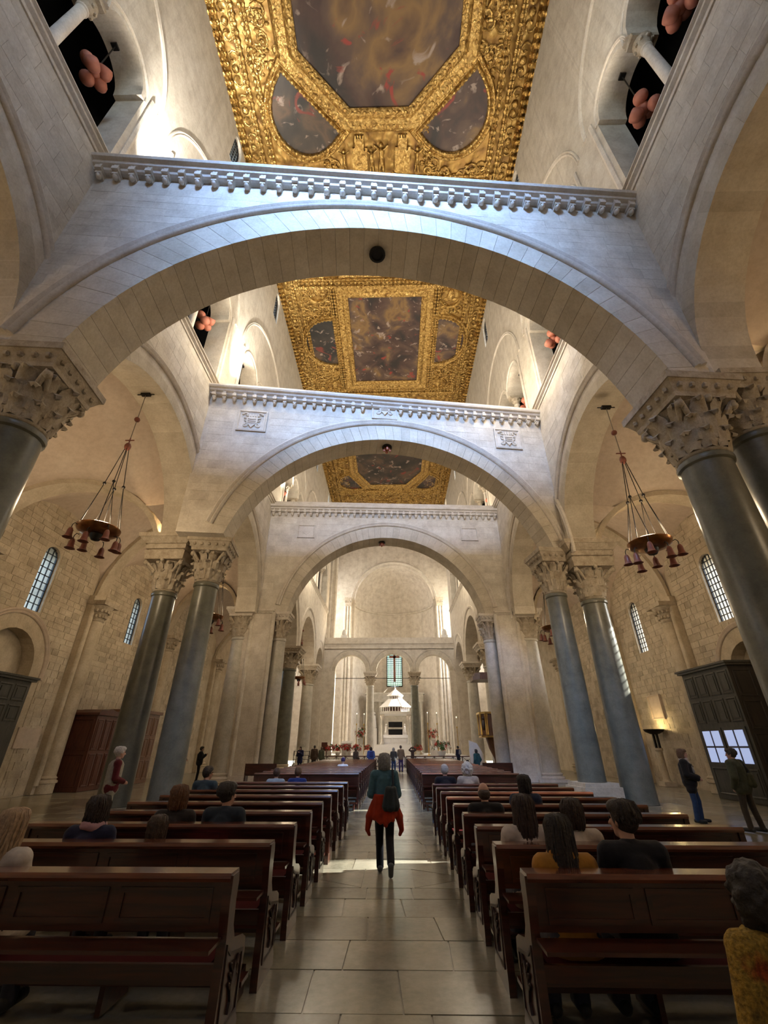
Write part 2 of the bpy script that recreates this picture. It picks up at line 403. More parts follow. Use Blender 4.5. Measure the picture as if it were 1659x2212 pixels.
def arcpts(c, zc, r, a0, a1, n): return [(c + r * math.cos(a0 + (a1 - a0) * k / n), zc + r * math.sin(a0 + (a1 - a0) * k / n)) for k in range(n + 1)]
def voussoirs(parent, P, ci, ri, co, ro, zs, T, n, mat='vouss', proud=0.006, name='voussoir'):
    """wedge stones between an inner circle and an outer circle, both cut at the springing height zs, running the full depth T"""
    def ang(c, r): return math.asin(max(-1, min(1, (zs - c[1]) / r)))
    ai, ao = ang(ci, ri), ang(co, ro)
    for k in range(n):
        q = []
        for (c, r, a) in ((ci, ri - proud, ai), (co, ro, ao)):
            for t in (k / n, (k + 1) / n):
                th = (PI - a) + (2 * a - PI) * t
                th += (0.0006 if t == k / n else -0.0006) * -1
                q.append((c[0] + r * math.cos(th), c[1] + r * math.sin(th)))
        pr = proud * R.uniform(0.6, 1.5); poly = [q[0], q[1], q[3], q[2]]
        c0 = Vector(P(poly[0][0], poly[0][1], T / 2))
        m = MB(); m.prism(poly, lambda a, b, d: Vector(P(a, b, d)) - c0, -pr, T + pr); m.build(name, M[mat], parent, loc=c0)

ROLL = [(0.0, 0.0), (0.0, 0.05), (0.04, 0.10), (0.09, 0.12), (0.13, 0.08), (0.14, 0.05), (0.19, 0.10), (0.24, 0.13), (0.29, 0.11), (0.32, 0.05), (0.32, 0.0)]
def archivolt(parent, P, c, zc, r, zs, name='archivolt_moulding', sc=1.0, n=56, mat='trim'):
    a = math.asin(max(-1, min(1, (zs - zc) / r)))
    m = MB(); m.mould(arcpts(c, zc, r, PI - a, a, n), [(-o * sc, h * sc) for o, h in ROLL], lambda u, z, h: P(u, z, -h))
    return m.build(name, M[mat], parent, smooth=40)

# ---------------------------------------------------------------- floor
fl = MB(); fl.box(-15.2, 15.2, -7, 47, -0.3, -0.012); floor = tag(fl.build('floor', M['floor']), 'worn marble church floor', kind='structure')
def slab(poly):
    c = Vector((sum(p[0] for p in poly) / len(poly), sum(p[1] for p in poly) / len(poly), 0))
    m = MB(); h = R.uniform(-0.003, 0.001)
    m.prism(poly, lambda a, b, d: Vector((a, b, d)) - c, -0.012, h); m.build('paving_slab', M['slab'], floor, loc=c)
g = 0.007
y = 1.2; row = 0
while y < 17.6:
    d = R.uniform(0.48, 0.72) if not 7.6 < y < 8.4 else 1.05
    xs = [-0.86]
    if d > 1: xs = [-0.86, -0.02, 0.72, 1.62]
    else:
        while xs[-1] < 1.62 - 0.35:
            nx = xs[-1] + R.uniform(0.55, 1.05); xs.append(1.62 if nx > 1.62 - 0.4 else nx)
    sk = R.uniform(-0.03, 0.03)
    for i in range(len(xs) - 1):
        a, b = xs[i] + g, xs[i + 1] - g; s0, s1 = sk * i, sk * (i + 1)
        if i == len(xs) - 2: s1 = 0
        if d > 1 and i != 1:
            m_ = (y + y + d) / 2
            p = [(a, y + g), (b, y + g), (b, y + d - g), (a, y + d - g)]
            if i == 0: tri = [[p[0], p[1], (a, m_ - g)], [(p[1][0], p[1][1] + 2 * g), (b, y + d - 3 * g), (a + 2 * g, m_)], [p[3], (a, m_ + g), p[2]]]
            else: tri = [[p[0], p[1], (b, m_ - g)], [(p[0][0], p[0][1] + 2 * g), (b - 2 * g, m_), (a, y + d - 3 * g)], [p[2], p[3], (b, m_ + g)]]
            for t in tri: slab(t)
        else: slab([(a + s0 * 0, y + g), (b, y + g), (b + s1, y + d - g), (a + s0, y + d - g)])
    y += d; row += 1
for (xa, xb, ya, yb, st) in ((-13.2, -4.4, 10.5, 21.0, 0.98), (4.7, 13.0, 8.5, 21.0, 1.0)):
    y = ya
    while y < yb:
        d = st * R.uniform(0.85, 1.1); x = xa + R.uniform(-0.4, 0)
        while x < xb:
            wd = R.uniform(0.8, 1.5)
            cx, cy = x + wd / 2, y + d / 2
            if not any(abs(cx - px) < 0.9 and abs(cy - py) < 1.0 for px, py in ((-8.7, 17), (-7.2, 17), (8.8, 18), (7.5, 18))):
                slab([(x + g, y + g), (x + wd - g, y + g), (x + wd - g, y + d - g), (x + g, y + d - g)])
            x += wd
        y += d

# ---------------------------------------------------------------- nave arcade walls
SIDES = {-1: dict(n='left', arches=[(2.15, 9.7, 4.2), (12.15, 9.3, 4.25), (21.8, 9.31, 4.65), (34.2, 9.2, 5.0), (44.9, 9.7, 3.85), (52.9, 9.3, 2.7)],
                  tri=[(-0.6, 6.25), (8.4, 15.3), (17.8, 25.4), (29.5, 36.5), (38.5, 45.5), (47.5, 54.5)], clere=[2.0, 11.6, 21.3, 31.5, 41.5, 51.0]),
         1: dict(n='right', arches=[(3.9, 9.85, 3.72), (12.95, 9.05, 4.4), (22.3, 9.2, 4.55), (33.6, 9.2, 4.9), (43.4, 9.3, 3.9), (52.3, 9.3, 3.2)],
                 tri=[(0.9, 7.25), (9.4, 16.3), (18.8, 26.4), (30.0, 37.0), (39.0, 46.0), (48.0, 54.5)], clere=[4.0, 13.6, 23.8, 33.5, 43.5, 53.0])}
def tri_top(a, b):
    n = 3; pitch = (b - a) / n; r = pitch / 2 - 0.16
    def f(u):
        k = min(n - 1, max(0, int((u - a) / pitch))); c = a + pitch * (k + 0.5); dd = abs(u - c)
        return 21.75 + (math.sqrt(r * r - dd * dd) if dd < r else 0.0)
    return f
NAVE = {}
for sd, S in SIDES.items():
    def P(u, z, d, sd=sd): return (sd * (8.15 + d), u, z)
    holes = []
    for c, zc, r in S['arches']:
        e = math.sqrt(r * r - max(0.0, 9.5 - zc) ** 2); holes.append(Hole(c - e, c + e, 9.499, arc_top(c, zc, r), 28))
    lower = wall(-7, 56.5, 9.5, 17.2, holes, 1.25, P)
    lower.box(*sorted((sd * 8.15, sd * 9.4)), -7, S['arches'][0][0] - S['arches'][0][2], 0, 9.5)
    lower.box(*sorted((sd * 8.15, sd * 9.4)), S['arches'][-1][0] + S['arches'][-1][2], 56.5, 0, 9.5)
    up = [Hole(a, b, 17.5, tri_top(a, b), 72) for a, b in S['tri']]
    up += [Hole(c - 0.5, c + 0.5, 29.9, arc_top(c, 32.0, 0.5), 10) for c in S['clere']]
    upper = wall(-7, 57, 17.2, 33.2, up, 1.0, P, extra=[a + (b - a) * k / 3 + e for a, b in S['tri'] for k in (1, 2) for e in (-0.16, 0.16)])
    lower.v += upper.v; n0 = len(lower.v) - len(upper.v); lower.f += [tuple(i + n0 for i in f) for f in upper.f]
    o = tag(lower.build('wall_' + S['n'], M['wall']), 'tall limestone nave wall on round arches, %s side' % S['n'], kind='structure'); NAVE[sd] = o
    # archivolts, voussoirs
    for i, (c, zc, r) in enumerate(S['arches']):
        archivolt(o, P, c, zc, r + 0.74, zc - 0.3, sc=0.9 if i < 3 else 0.7)
        if i < 4:
            voussoirs(o, P, (c, zc), r, (c, zc), r + 0.44, zc - 0.2, 1.25, 30 if i < 3 else 22)
    # string course along the top of the arcade
    m = MB(); m.mould([(-7, 17.42), (56.4, 17.42)], [(0.0, 0.0), (0.0, 0.22), (0.07, 0.24), (0.10, 0.16), (0.18, 0.16), (0.24, 0.06), (0.34, 0.05), (0.34, 0.0)], lambda u, z, h, P=P: P(u, z, -h))
    m.build('string_course', M['trim'], o, smooth=30)
    # relieving arches and colonnettes of the gallery
    for i, (a, b) in enumerate(S['tri']):
        cc, rr_ = (a + b) / 2, (b - a) / 2
        archivolt(o, P, cc, 22.4, rr_ + 0.62, 22.4, name='relieving_arch_moulding', sc=0.6, n=40)
        for u in (a - 0.30, b + 0.30):
            mj = MB(); mj.mould([(u, 17.5), (u, 22.4)], [(-0.1, 0), (-0.1, 0.05), (0, 0.09), (0.1, 0.05), (0.1, 0)], lambda u_, z, h, P=P: P(u_, z, -h)); mj.build('jamb_moulding', M['trim'], o)
        pt = (b - a) / 3
        for k in range(3): archivolt(o, P, a + pt * (k + 0.5), 21.75, pt / 2 + 0.02, 21.75, name='gallery_arch_moulding', sc=0.35, n=20)
        for k in (1, 2):
            u = a + pt * k; x = sd * 8.65
            mc = MB(); mc.lathe([(0.24, 17.2), (0.24, 17.55), (0.19, 17.65), (0.165, 17.75), (0.15, 21.0), (0.18, 21.03), (0.18, 21.1)], 14, (x, u, 0)); mc.build('colonnette', M['trim'], o, smooth=40)
            mk = MB(); mk.lathe([(0.16, 21.1), (0.19, 21.25), (0.25, 21.4), (0.3, 21.52), (0.3, 21.55)], 12, (x, u, 0))
            for q in range(8):
                t = q * PI / 4; mk.ball((x + 0.24 * math.cos(t), u + 0.24 * math.sin(t), 21.4), 0.07, 6, 4)
            mk.box(x - 0.42, x + 0.42, u - 0.2, u + 0.2, 21.55, 21.75); mk.build('colonnette_capital', M['capital'], o, smooth=40)
    # dressed stones on the wall faces in view
    def solid(u, z, S=S): return not any(abs(u - c) < r + 0.78 and (z < zc - 0.3 or (u - c) ** 2 + (z - zc) ** 2 < (r + 0.78) ** 2) for c, zc, r in S['arches'])
    blocks(o, P, 2.2, 38, 10.2, 17.05, solid, 0.42, (0.5, 1.1), seed=3 + sd, hvar=0.15, limit=260, proud=0.008, gap=0.008)

# gallery behind the openings: netting and unlit dark put into its black colour
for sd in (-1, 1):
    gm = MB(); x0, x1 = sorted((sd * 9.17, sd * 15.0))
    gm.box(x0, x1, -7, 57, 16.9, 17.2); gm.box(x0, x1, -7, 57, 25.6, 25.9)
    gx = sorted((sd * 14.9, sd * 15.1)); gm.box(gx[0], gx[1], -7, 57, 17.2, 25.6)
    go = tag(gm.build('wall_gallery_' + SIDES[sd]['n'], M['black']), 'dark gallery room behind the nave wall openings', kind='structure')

# ---------------------------------------------------------------- window builder
NW = [0]
def window(P, c, wd, z0, zs, cols, rows, depth, label_side, parts=True, mat='iron', th=0.024, pane='pane', bars=None):
    """round-headed leaded window, iron bars and single panes; P(u,z,d)"""
    NW[0] += 1; r = wd / 2; a = c - r
    root = tag(bpy.data.objects.new('window_%d' % NW[0], None), kind='structure'); C.objects.link(root)
    org = Vector(P(c, z0, depth)); root.location = org
    Q = lambda u, z, d: Vector(P(u, z, d)) - org
    top = lambda u: zs + math.sqrt(max(0.0, r * r - (u - c) ** 2))
    fm = MB(); t = th
    fm.mould([(a, z0), (c + r, z0)] + arcpts(c, zs, r, 0, PI, 18), [(0.0, -0.04), (0.0, 0.04), (-t * 1.6, 0.04), (-t * 1.6, -0.04)], lambda u, z, h: Q(u, z, depth + h), closed=True)
    for k in range(1, cols):
        u = a + wd * k / cols; fm.prism([(u - t / 2, z0), (u + t / 2, z0), (u + t / 2, top(u)), (u - t / 2, top(u))], Q, depth - 0.025, depth + 0.025)
    H = zs + r - z0
    for k in range(1, rows):
        z = z0 + H * k / rows; e = math.sqrt(max(0, r * r - max(0, z - zs) ** 2))
        fm.prism([(c - e, z - t / 2), (c + e, z - t / 2), (c + e, z + t / 2), (c - e, z + t / 2)], Q, depth - 0.025, depth + 0.025)
    fm.build('frame', M[mat], root)
    pm = MB()
    for i in range(cols):
        for j in range(rows):
            u0, u1 = a + wd * i / cols + t / 2, a + wd * (i + 1) / cols - t / 2; za, zb = z0 + H * j / rows + t / 2, z0 + H * (j + 1) / rows - t / 2
            ta, tb = min(zb, top(u0 + 0.001)), min(zb, top(u1 - 0.001))
            if max(ta, tb) - za < 0.03: continue
            ta = max(ta, za); tb = max(tb, za)
            poly = [(u0, za), (u1, za), (u1, tb), (u0, ta)]
            if parts:
                q = MB(); o_ = Q((u0 + u1) / 2, za, depth); q.prism(poly, lambda u, z, d: Q(u, z, d) - o_, depth - 0.006, depth + 0.006); q.build('pane', M[pane], root, loc=o_)
            else: pm.prism(poly, Q, depth - 0.006, depth + 0.006)
    if not parts: tag(pm.build('panes', M[pane], root), kind='stuff')
    return root
for sd, S in SIDES.items():
    def P(u, z, d, sd=sd): return (sd * (8.15 + d), u, z)
    for i, c in enumerate(S['clere'][:5]): window(P, c, 1.0, 29.9, 32.0, 4, 9, 0.2, S['n'], parts=False)

# ---------------------------------------------------------------- aisles: outer walls, windows, niches, pilasters, vaults
AW = {-1: dict(win=[(3.0, 6.7, 9.1, 0.86, 3, 9), (10.0, 6.7, 9.1, 0.86, 3, 9), (17.35, 6.7, 9.07, 0.9, 3, 9), (24.6, 6.8, 9.0, 0.86, 3, 9), (33.6, 6.95, 9.1, 0.86, 3, 9), (42.0, 6.9, 9.1, 0.86, 3, 9)],
               niche=(17.1, 4.55, 1.35), pil=[13.6, 21.0, 28.6, 37.5, 46.0], nb=[(-2.2, 6.9), (7.1, 16.9), (17.1, 26.4), (29.0, 39.3), (40.9, 49.0)], lines=[(-3.5, -3.5, 8.8), (2.15, 6.2, 13.6), (7.0, 6.4, 8.8), (16.9, 13.6, 8.8), (21.8, 21.0, 13.6), (27.4, 28.6, 8.8), (40.1, 37.5, 8.8), (49.6, 46.0, 8.8), (57, 56, 8.8)]),
      1: dict(win=[(11.0, 6.4, 8.85, 1.0, 5, 11), (18.3, 6.4, 8.85, 1.0, 5, 11), (25.15, 6.35, 8.7, 0.95, 4, 11), (29.1, 6.35, 8.7, 0.95, 4, 11), (38.0, 6.4, 8.8, 0.95, 4, 11), (45.0, 6.4, 8.8, 0.95, 4, 11)],
              niche=(17.9, 4.2, 1.25), pil=[15.2, 21.7, 28.0, 37.5, 46.0], nb=[], lines=[(-3.5, -3.5, 8.8), (0.2, 0.2, 8.8), (8.1, 8.1, 8.8), (18.0, 15.2, 8.8), (22.3, 21.7, 13.6), (27.6, 28.0, 8.8), (39.0, 37.5, 8.8), (48.2, 46.0, 8.8), (57, 56, 8.8)])}
AISLE = {}
for sd, A in AW.items():
    nm = SIDES[sd]['n']
    def P(u, z, d, sd=sd): return (sd * (14.5 + d), u, z)
    nc, nz, nr = A['niche']
    holes = [Hole(c - wd / 2, c + wd / 2, z0, arc_top(c, zs, wd / 2), 12) for c, z0, zs, wd, _, _ in A['win']]
    nh = arch_hole(nc, nz, nr, 0.0)
    mb = wall(-7, 57, -0.02, 16.9, holes + [nh], 0.85, P)
    mb.box(*sorted((sd * 15.05, sd * 15.34)), nc - nr - 0.2, nc + nr + 0.2, 0, nz + nr + 0.2)
    o = tag(mb.build('wall_aisle_' + nm, M['aisle']), 'rough stone outer wall of the %s aisle' % nm, kind='structure'); AISLE[sd] = o
    for i, (c, z0, zs, wd, co, ro) in enumerate(A['win']): window(P, c, wd, z0, zs, co, ro, 0.16, nm, parts=15 < c < 27)
    archivolt(o, P, nc, nz, nr + 0.55, nz - 0.35, name='niche_moulding', sc=0.7, mat='vault', n=28)
    voussoirs(o, P, (nc, nz), nr, (nc, nz), nr + 0.33, nz, 0.5, 13, mat='aisle')
    def solid(u, z, A=A, nc=nc, nz=nz, nr=nr):
        if any(abs(u - c) < wd / 2 + 0.06 and z0 - 0.05 < z < zs + wd / 2 + 0.06 for c, z0, zs, wd, _, _ in A['win']): return False
        if abs(u - nc) < nr + 0.6 and (z < nz or (u - nc) ** 2 + (z - nz) ** 2 < (nr + 0.6) ** 2): return False
        return not any(abs(u - p) < 0.62 for p in A['pil'])
    blocks(o, P, 13.6, 36, 0.05, 12.4, solid, 0.27, (0.3, 0.75), proud=0.022, gap=0.02, mat='ablock', limit=280, seed=11 + sd, hvar=0.25)
    # clustered half columns with carved capitals
    for p in A['pil']:
        m = MB(); x = sd * 14.5
        m.box(*sorted((x, x - sd * 0.28)), p - 0.58, p + 0.58, 0, 8.3); m.lathe([(0.40, 0), (0.40, 0.35), (0.46, 0.38), (0.46, 0.45), (0.38, 0.5), (0.42, 0.56), (0.33, 0.64), (0.31, 7.1)], 18, (x - sd * 0.3, p, 0))
        for e in (-0.45, 0.45): m.lathe([(0.13, 0.3), (0.13, 7.9)], 10, (x - sd * 0.26, p + e, 0))
        m.build('half_column', M['aisle'], o, smooth=40)
        m = MB(); m.lathe([(0.32, 7.1), (0.36, 7.15), (0.33, 7.2), (0.38, 7.45), (0.5, 7.7), (0.6, 7.85)], 18, (x - sd * 0.3, p, 0))
        m.box(*sorted((x, x - sd * 0.9)), p - 0.62, p + 0.62, 7.85, 8.05)
        for k in range(9):
            t = PI * (k / 8) + (PI / 2 if sd > 0 else -PI / 2)
            for rr_, zz in ((0.38, 7.35), (0.48, 7.6)): m.ball((x - sd * 0.3 + rr_ * math.cos(t), p + rr_ * math.sin(t), zz), 0.09, 6, 4)
        m.build('half_column_capital', M['capital'], o, smooth=40)
    # vault: skewed bays, groined
    xs_n, xs_w = sd * 9.4, sd * 14.5; Ls = A['lines']; vm = MB(); ns, ntt = 18, 14
    arcs = SIDES[sd]['arches']
    def zN(yy):
        best = 8.8
        for c, zc, r in arcs:
            rr_ = r + 0.9
            if abs(yy - c) < rr_: best = max(best, zc + math.sqrt(rr_ * rr_ - (yy - c) ** 2) - 0.25)
        return best
    def T_(line, s_):
        b = line[2]
        if b > 10: return 8.0 + (b - 8.0) * math.sqrt(max(0.0, 1 - s_ ** 2))
        return b + (8.0 - b) * s_ + 3.1 * math.sqrt(max(0.0, 1 - (2 * s_ - 1) ** 2))
    for i in range(len(Ls) - 1):
        A0, A1 = Ls[i], Ls[i + 1]
        if A1[1] - A0[1] < 0.5: A0 = (A0[0], A0[1] , A0[2])
        vs = []; fs = []
        for a in range(ns + 1):
            s_ = 0.5 - 0.5 * math.cos(PI * a / ns)
            for b in range(ntt + 1):
                t = 0.5 - 0.5 * math.cos(PI * b / ntt)
                yn = A0[0] + (A1[0] - A0[0]) * t; yw = A0[1] + (A1[1] - A0[1]) * t
                zw = 8.0 + 3.3 * math.sqrt(max(0, 1 - (2 * t - 1) ** 2))
                z = max((1 - t) * T_(A0, s_) + t * T_(A1, s_), (1 - s_) * zN(yn) + s_ * zw)
                vs.append((xs_n + (xs_w - xs_n) * s_, yn + (yw - yn) * s_, z))
        for a in range(ns):
            for b in range(ntt): k = a * (ntt + 1) + b; fs.append((k, k + 1, k + ntt + 2, k + ntt + 1))
        vm.add(vs, fs)
    vo = tag(vm.build('vault_' + nm, M['vault'], smooth=50), 'plastered groin vault of the %s aisle' % nm, kind='structure')
    # transverse rib bands
    for ln in Ls[1:-1]:
        pts = []; n = 20
        for k in range(n + 1):
            s_ = 0.5 - 0.5 * math.cos(PI * k / n); pts.append((xs_n + (xs_w - xs_n) * s_, ln[0] + (ln[1] - ln[0]) * s_, T_(ln, s_)))
        m = MB(); vs = []; fs = []
        for x, yy, z in pts:
            cx = (x - xs_n) / (xs_w - xs_n); nx, nz_ = (cx - 0.5) * 1.4 * (1 if sd > 0 else -1), -0.7
            q = Vector((-nx, 0, nz_)).normalized()
            for dy, o1 in ((-0.36, 0.0), (-0.36, 0.22), (0.36, 0.22), (0.36, 0.0)): vs.append((x + q.x * o1, yy + dy, z + q.z * o1))
        for k in range(n):
            for e in range(3): fs.append((k * 4 + e, k * 4 + e + 1, k * 4 + e + 5, k * 4 + e + 4))
        m.add(vs, fs); m.build('transverse_rib', M['aisle'], vo, smooth=30)

# ---------------------------------------------------------------- facade behind the camera
fm = wall(-15.2, 15.2, 0, 33.2, [arch_hole(-1.5, 26.0, 2.6, 21.5)], 0.6, lambda u, z, d: (u, -7.0 - d, z))
tag(fm.build('wall_back', M['wall']), 'entrance wall behind the viewer', kind='structure')
# ---------------------------------------------------------------- great transverse arches
COR = [(0.0, 0.0), (0.0, 0.42), (0.08, 0.45), (0.16, 0.42), (0.20, 0.32), (0.28, 0.30), (0.34, 0.20), (0.42, 0.18), (0.46, 0.12), (0.46, 0.0)]
def shield_panel(root, P, u, z, wd, ht, simple=False):
    m = MB(); m.mould([(u - wd / 2, z - ht / 2), (u - wd / 2, z + ht / 2), (u + wd / 2, z + ht / 2), (u + wd / 2, z - ht / 2)], [(0.0, 0.0), (0.0, 0.07), (0.06, 0.09), (0.1, 0.03), (0.1, 0.0)], lambda a, b, h: P(a, b, -h), closed=True)
    m.prism([(u - wd / 2, z - ht / 2), (u + wd / 2, z - ht / 2), (u + wd / 2, z + ht / 2), (u - wd / 2, z + ht / 2)], P, -0.025, 0.01)
    f = m.build('relief_panel', M['trim'], root)
    q = MB(); s = min(wd, ht) * 0.5
    if simple:
        q.prism([(u - s * 0.5, z + s * 0.5), (u - s * 0.5, z - s * 0.1), (u, z - s * 0.6), (u + s * 0.5, z - s * 0.1), (u + s * 0.5, z + s * 0.5)], P, -0.045, 0)
    else:
        q.prism([(u - s * 0.42, z + s * 0.25), (u - s * 0.42, z - s * 0.2), (u, z - s * 0.72), (u + s * 0.42, z - s * 0.2), (u + s * 0.42, z + s * 0.25), (u, z + s * 0.33)], P, -0.11, 0)
        for i in range(5): q.prism([(u + s * (-0.4 + 0.2 * i) - 0.02, z + s * 0.42), (u + s * (-0.4 + 0.2 * i) + 0.05, z + s * 0.42), (u + s * (-0.4 + 0.2 * i) * 1.2, z + s * 0.78)], P, -0.08, 0)
        for sg in (-1, 1):
            for k in range(3):
                pts = [P(u + sg * s * (0.52 + 0.24 * (1 - t) * math.cos(t * 7 + k)), z + s * (0.55 - 0.5 * k + 0.22 * (1 - t) * math.sin(t * 7 + k)), -0.05) for t in np.linspace(0, 0.85, 12)]
                q.tube(pts, [0.055 - 0.03 * t for t in np.linspace(0, 1, 12)], 6)
        for k in range(3): q.tube([P(u - s * 0.3, z + s * (0.1 - 0.17 * k), -0.12), P(u, z + s * (0.05 - 0.17 * k), -0.13), P(u + s * 0.3, z + s * (0.1 - 0.17 * k), -0.12)], 0.03, 5)
    q.build('heraldic_relief', M['trim'], f, smooth=50)
def great_arch(idx, yl, yr, T, ci, ri, co, ro, zs, nv, label, ncorb, panels, lamp_on):
    a = math.atan2(yr - yl, 16.3); hl = 8.15 / math.cos(a) + 0.05
    root = thing('transverse_arch', label, 'arch', (0, (yl + yr) / 2, 0), a, kind='structure')
    bpy.context.view_layer.update()
    P = lambda u, z, d: (u, d, z)
    th = math.asin((zs - co[1]) / (ro - 0.02)); h = Hole(co[0] - (ro - 0.02) * math.cos(th), co[0] + (ro - 0.02) * math.cos(th), zs, arc_top(co[0], co[1], ro - 0.02), 60)
    ex = [max(-hl, h.a), min(hl, h.b)]
    h.a, h.b = max(h.a, -hl + 0.002), min(h.b, hl - 0.002)
    wall(-hl, hl, zs, 17.0, [h], T, P).build('spandrel_wall', M['wall'], root)
    voussoirs(root, P, ci, ri, co, ro, zs, T, nv)
    archivolt(root, P, co[0], co[1], ro + 0.02, max(zs, 9.7), sc=1.0, n=70)
    solid = lambda u, z: (u - co[0]) ** 2 + (z - co[1]) ** 2 > (ro + 0.33) ** 2 and not any(abs(u - pu) < pw / 2 + 0.12 and abs(z - pz) < ph / 2 + 0.12 for pu, pz, pw, ph, _ in panels) and abs(u) < 8.1
    blocks(root, P, -8.1, 8.1, max(9.8, zs), 16.15, solid, 0.40 if idx == 1 else 0.44, (0.45, 1.0), seed=20 + idx, hvar=0.2, limit=250, proud=0.006 if idx == 1 else 0.01, gap=0.008)
    m = MB(); m.mould([(-hl, 16.95), (hl, 16.95)], COR, lambda u, z, h: (u, -h, z)); m.box(-hl, hl, 0, T, 17.0, 17.40); m.build('cornice', M['trim'], root, smooth=30)
    # corbel table: carved brackets carrying small blind arches
    mids = [p for p in panels if p[4] == 'mid']; sp = 2 * (hl - 0.25) / ncorb
    cm = MB(); cm.box(-0.09, 0.09, -0.30, 0.0, -0.02, 0.12); cm.box(-0.075, 0.075, -0.22, 0.0, -0.14, -0.02); cm.ball((0, -0.13, -0.16), 0.085, 8, 5, (0.9, 1.1, 1.2)); cme = cm.mesh('corbel', M['trim'], 40)
    am = MB(); r = sp / 2 - 0.035
    poly = [(-sp / 2, 0.12), (-r, 0.12)] + arcpts(0, 0.12, r, PI, 0, 10)[1:] + [(sp / 2, 0.12), (sp / 2, 0.56), (-sp / 2, 0.56)]
    am.prism(poly, lambda u, z, d: (u, d, z), -0.24, 0.0)
    for k in range(3): am.ball((r * 0.5 * math.cos(PI / 2 + k * 2 * PI / 3), -0.03, 0.2 + r * 0.4 * math.sin(PI / 2 + k * 2 * PI / 3)), r * 0.33, 6, 4)
    am.mould(arcpts(0, 0.12, r + 0.02, PI, 0, 10), [(-0.03, 0.22), (-0.03, 0.27), (0.03, 0.27), (0.03, 0.22)], lambda u, z, h: (u, -h, z))
    ame = am.mesh('blind_arch', M['trim'], 40)
    for k in range(ncorb + 1):
        u = -hl + 0.25 + sp * k
        if not any(abs(u - p[0]) < p[2] / 2 + 0.1 for p in mids): link('corbel', cme, root, (u, 0, 16.42))
        u += sp / 2
        if k < ncorb and not any(abs(u - p[0]) < p[2] / 2 + 0.2 for p in mids): link('blind_arch', ame, root, (u, 0, 16.42))
    for pu, pz, pw, ph, kd in panels: shield_panel(root, P, pu, pz, pw, ph, kd == 'simple')
    if lamp_on:
        zc = ci[1] + ri - 0.02
        l = thing('ceiling_spotlight', 'round dark downlight under the crown of the %s arch' % lamp_on, 'lamp', (-math.sin(a) * T / 2 + ci[0] * 0.0, (yl + yr) / 2 + T / 2, zc), a)
        l.location.x = (ci[0] - (0.07 if idx == 1 else 0.35)) * math.cos(a)
        q = MB(); q.lathe([(0.0, 0.0), (0.22, 0.0), (0.24, -0.03), (0.24, -0.09), (0.18, -0.10), (0.15, -0.05), (0.0, -0.05)], 20); q.build('housing', M['iron'], l, smooth=40)
        if idx > 1:
            q = MB()
            for k in range(4): q.cap((0.1 * math.cos(k * PI / 2), 0.1 * math.sin(k * PI / 2), -0.1), (0.14 * math.cos(k * PI / 2), 0.14 * math.sin(k * PI / 2), -0.24), 0.06, 0.07, 8)
            q.build('spot_heads', M['terra'], l, smooth=50)
    return root
great_arch(1, 6.27, 7.58, 1.4, (0.17, 7.48), 7.24, (-0.05, 7.62), 8.05, 9.25, 46, 'nearest great transverse arch, tinted blue by daylight, plain spandrels', 34, [], 'nearest')
great_arch(2, 15.35, 17.55, 1.15, (0.62, 7.36), 7.3, (0.54, 7.84), 7.65, 9.3, 50, 'middle great transverse arch with three carved heraldic panels', 34,
           [(-6.1, 15.15, 1.35, 1.2, 'side'), (6.35, 15.2, 1.35, 1.2, 'side'), (0.15, 16.55, 1.25, 1.35, 'mid')], 'middle')
great_arch(3, 27.0, 28.0, 1.4, (0.1, 8.1), 6.52, (0.15, 8.5), 7.0, 9.3, 44, 'farthest great transverse arch with two plain framed panels', 36,
           [(-5.55, 15.0, 1.2, 1.0, 'simple'), (6.0, 15.0, 1.2, 1.0, 'simple')], 'farthest')

# ---------------------------------------------------------------- columns
def acanthus(mb, c, r0, r1, z0, z1, ang, wd):
    """one curled carved leaf on the bell of a capital"""
    ca, sa = math.cos(ang), math.sin(ang); vs = []; n = 5
    prof = [(r0, z0), (r0 + (r1 - r0) * 0.25, z0 + (z1 - z0) * 0.4), (r0 + (r1 - r0) * 0.55, z0 + (z1 - z0) * 0.8), (r1, z1), (r1 + 0.06, z1 - 0.05), (r1 + 0.03, z1 - 0.11)]
    ws = [0.7, 1.0, 0.95, 0.7, 0.45, 0.2]
    for (r, z), k in zip(prof, ws):
        for s_, dr in ((-1, -0.045), (0, 0.05), (1, -0.045)):
            rr = r + dr; t = s_ * wd * k / 2
            vs.append((c[0] + rr * ca - t * sa, c[1] + rr * sa + t * ca, c[2] + z))
    fs = []
    for i in range(len(prof) - 1):
        for k in range(2): fs.append((i * 3 + k, i * 3 + k + 1, i * 3 + k + 4, i * 3 + k + 3))
    mb.add(vs, fs)
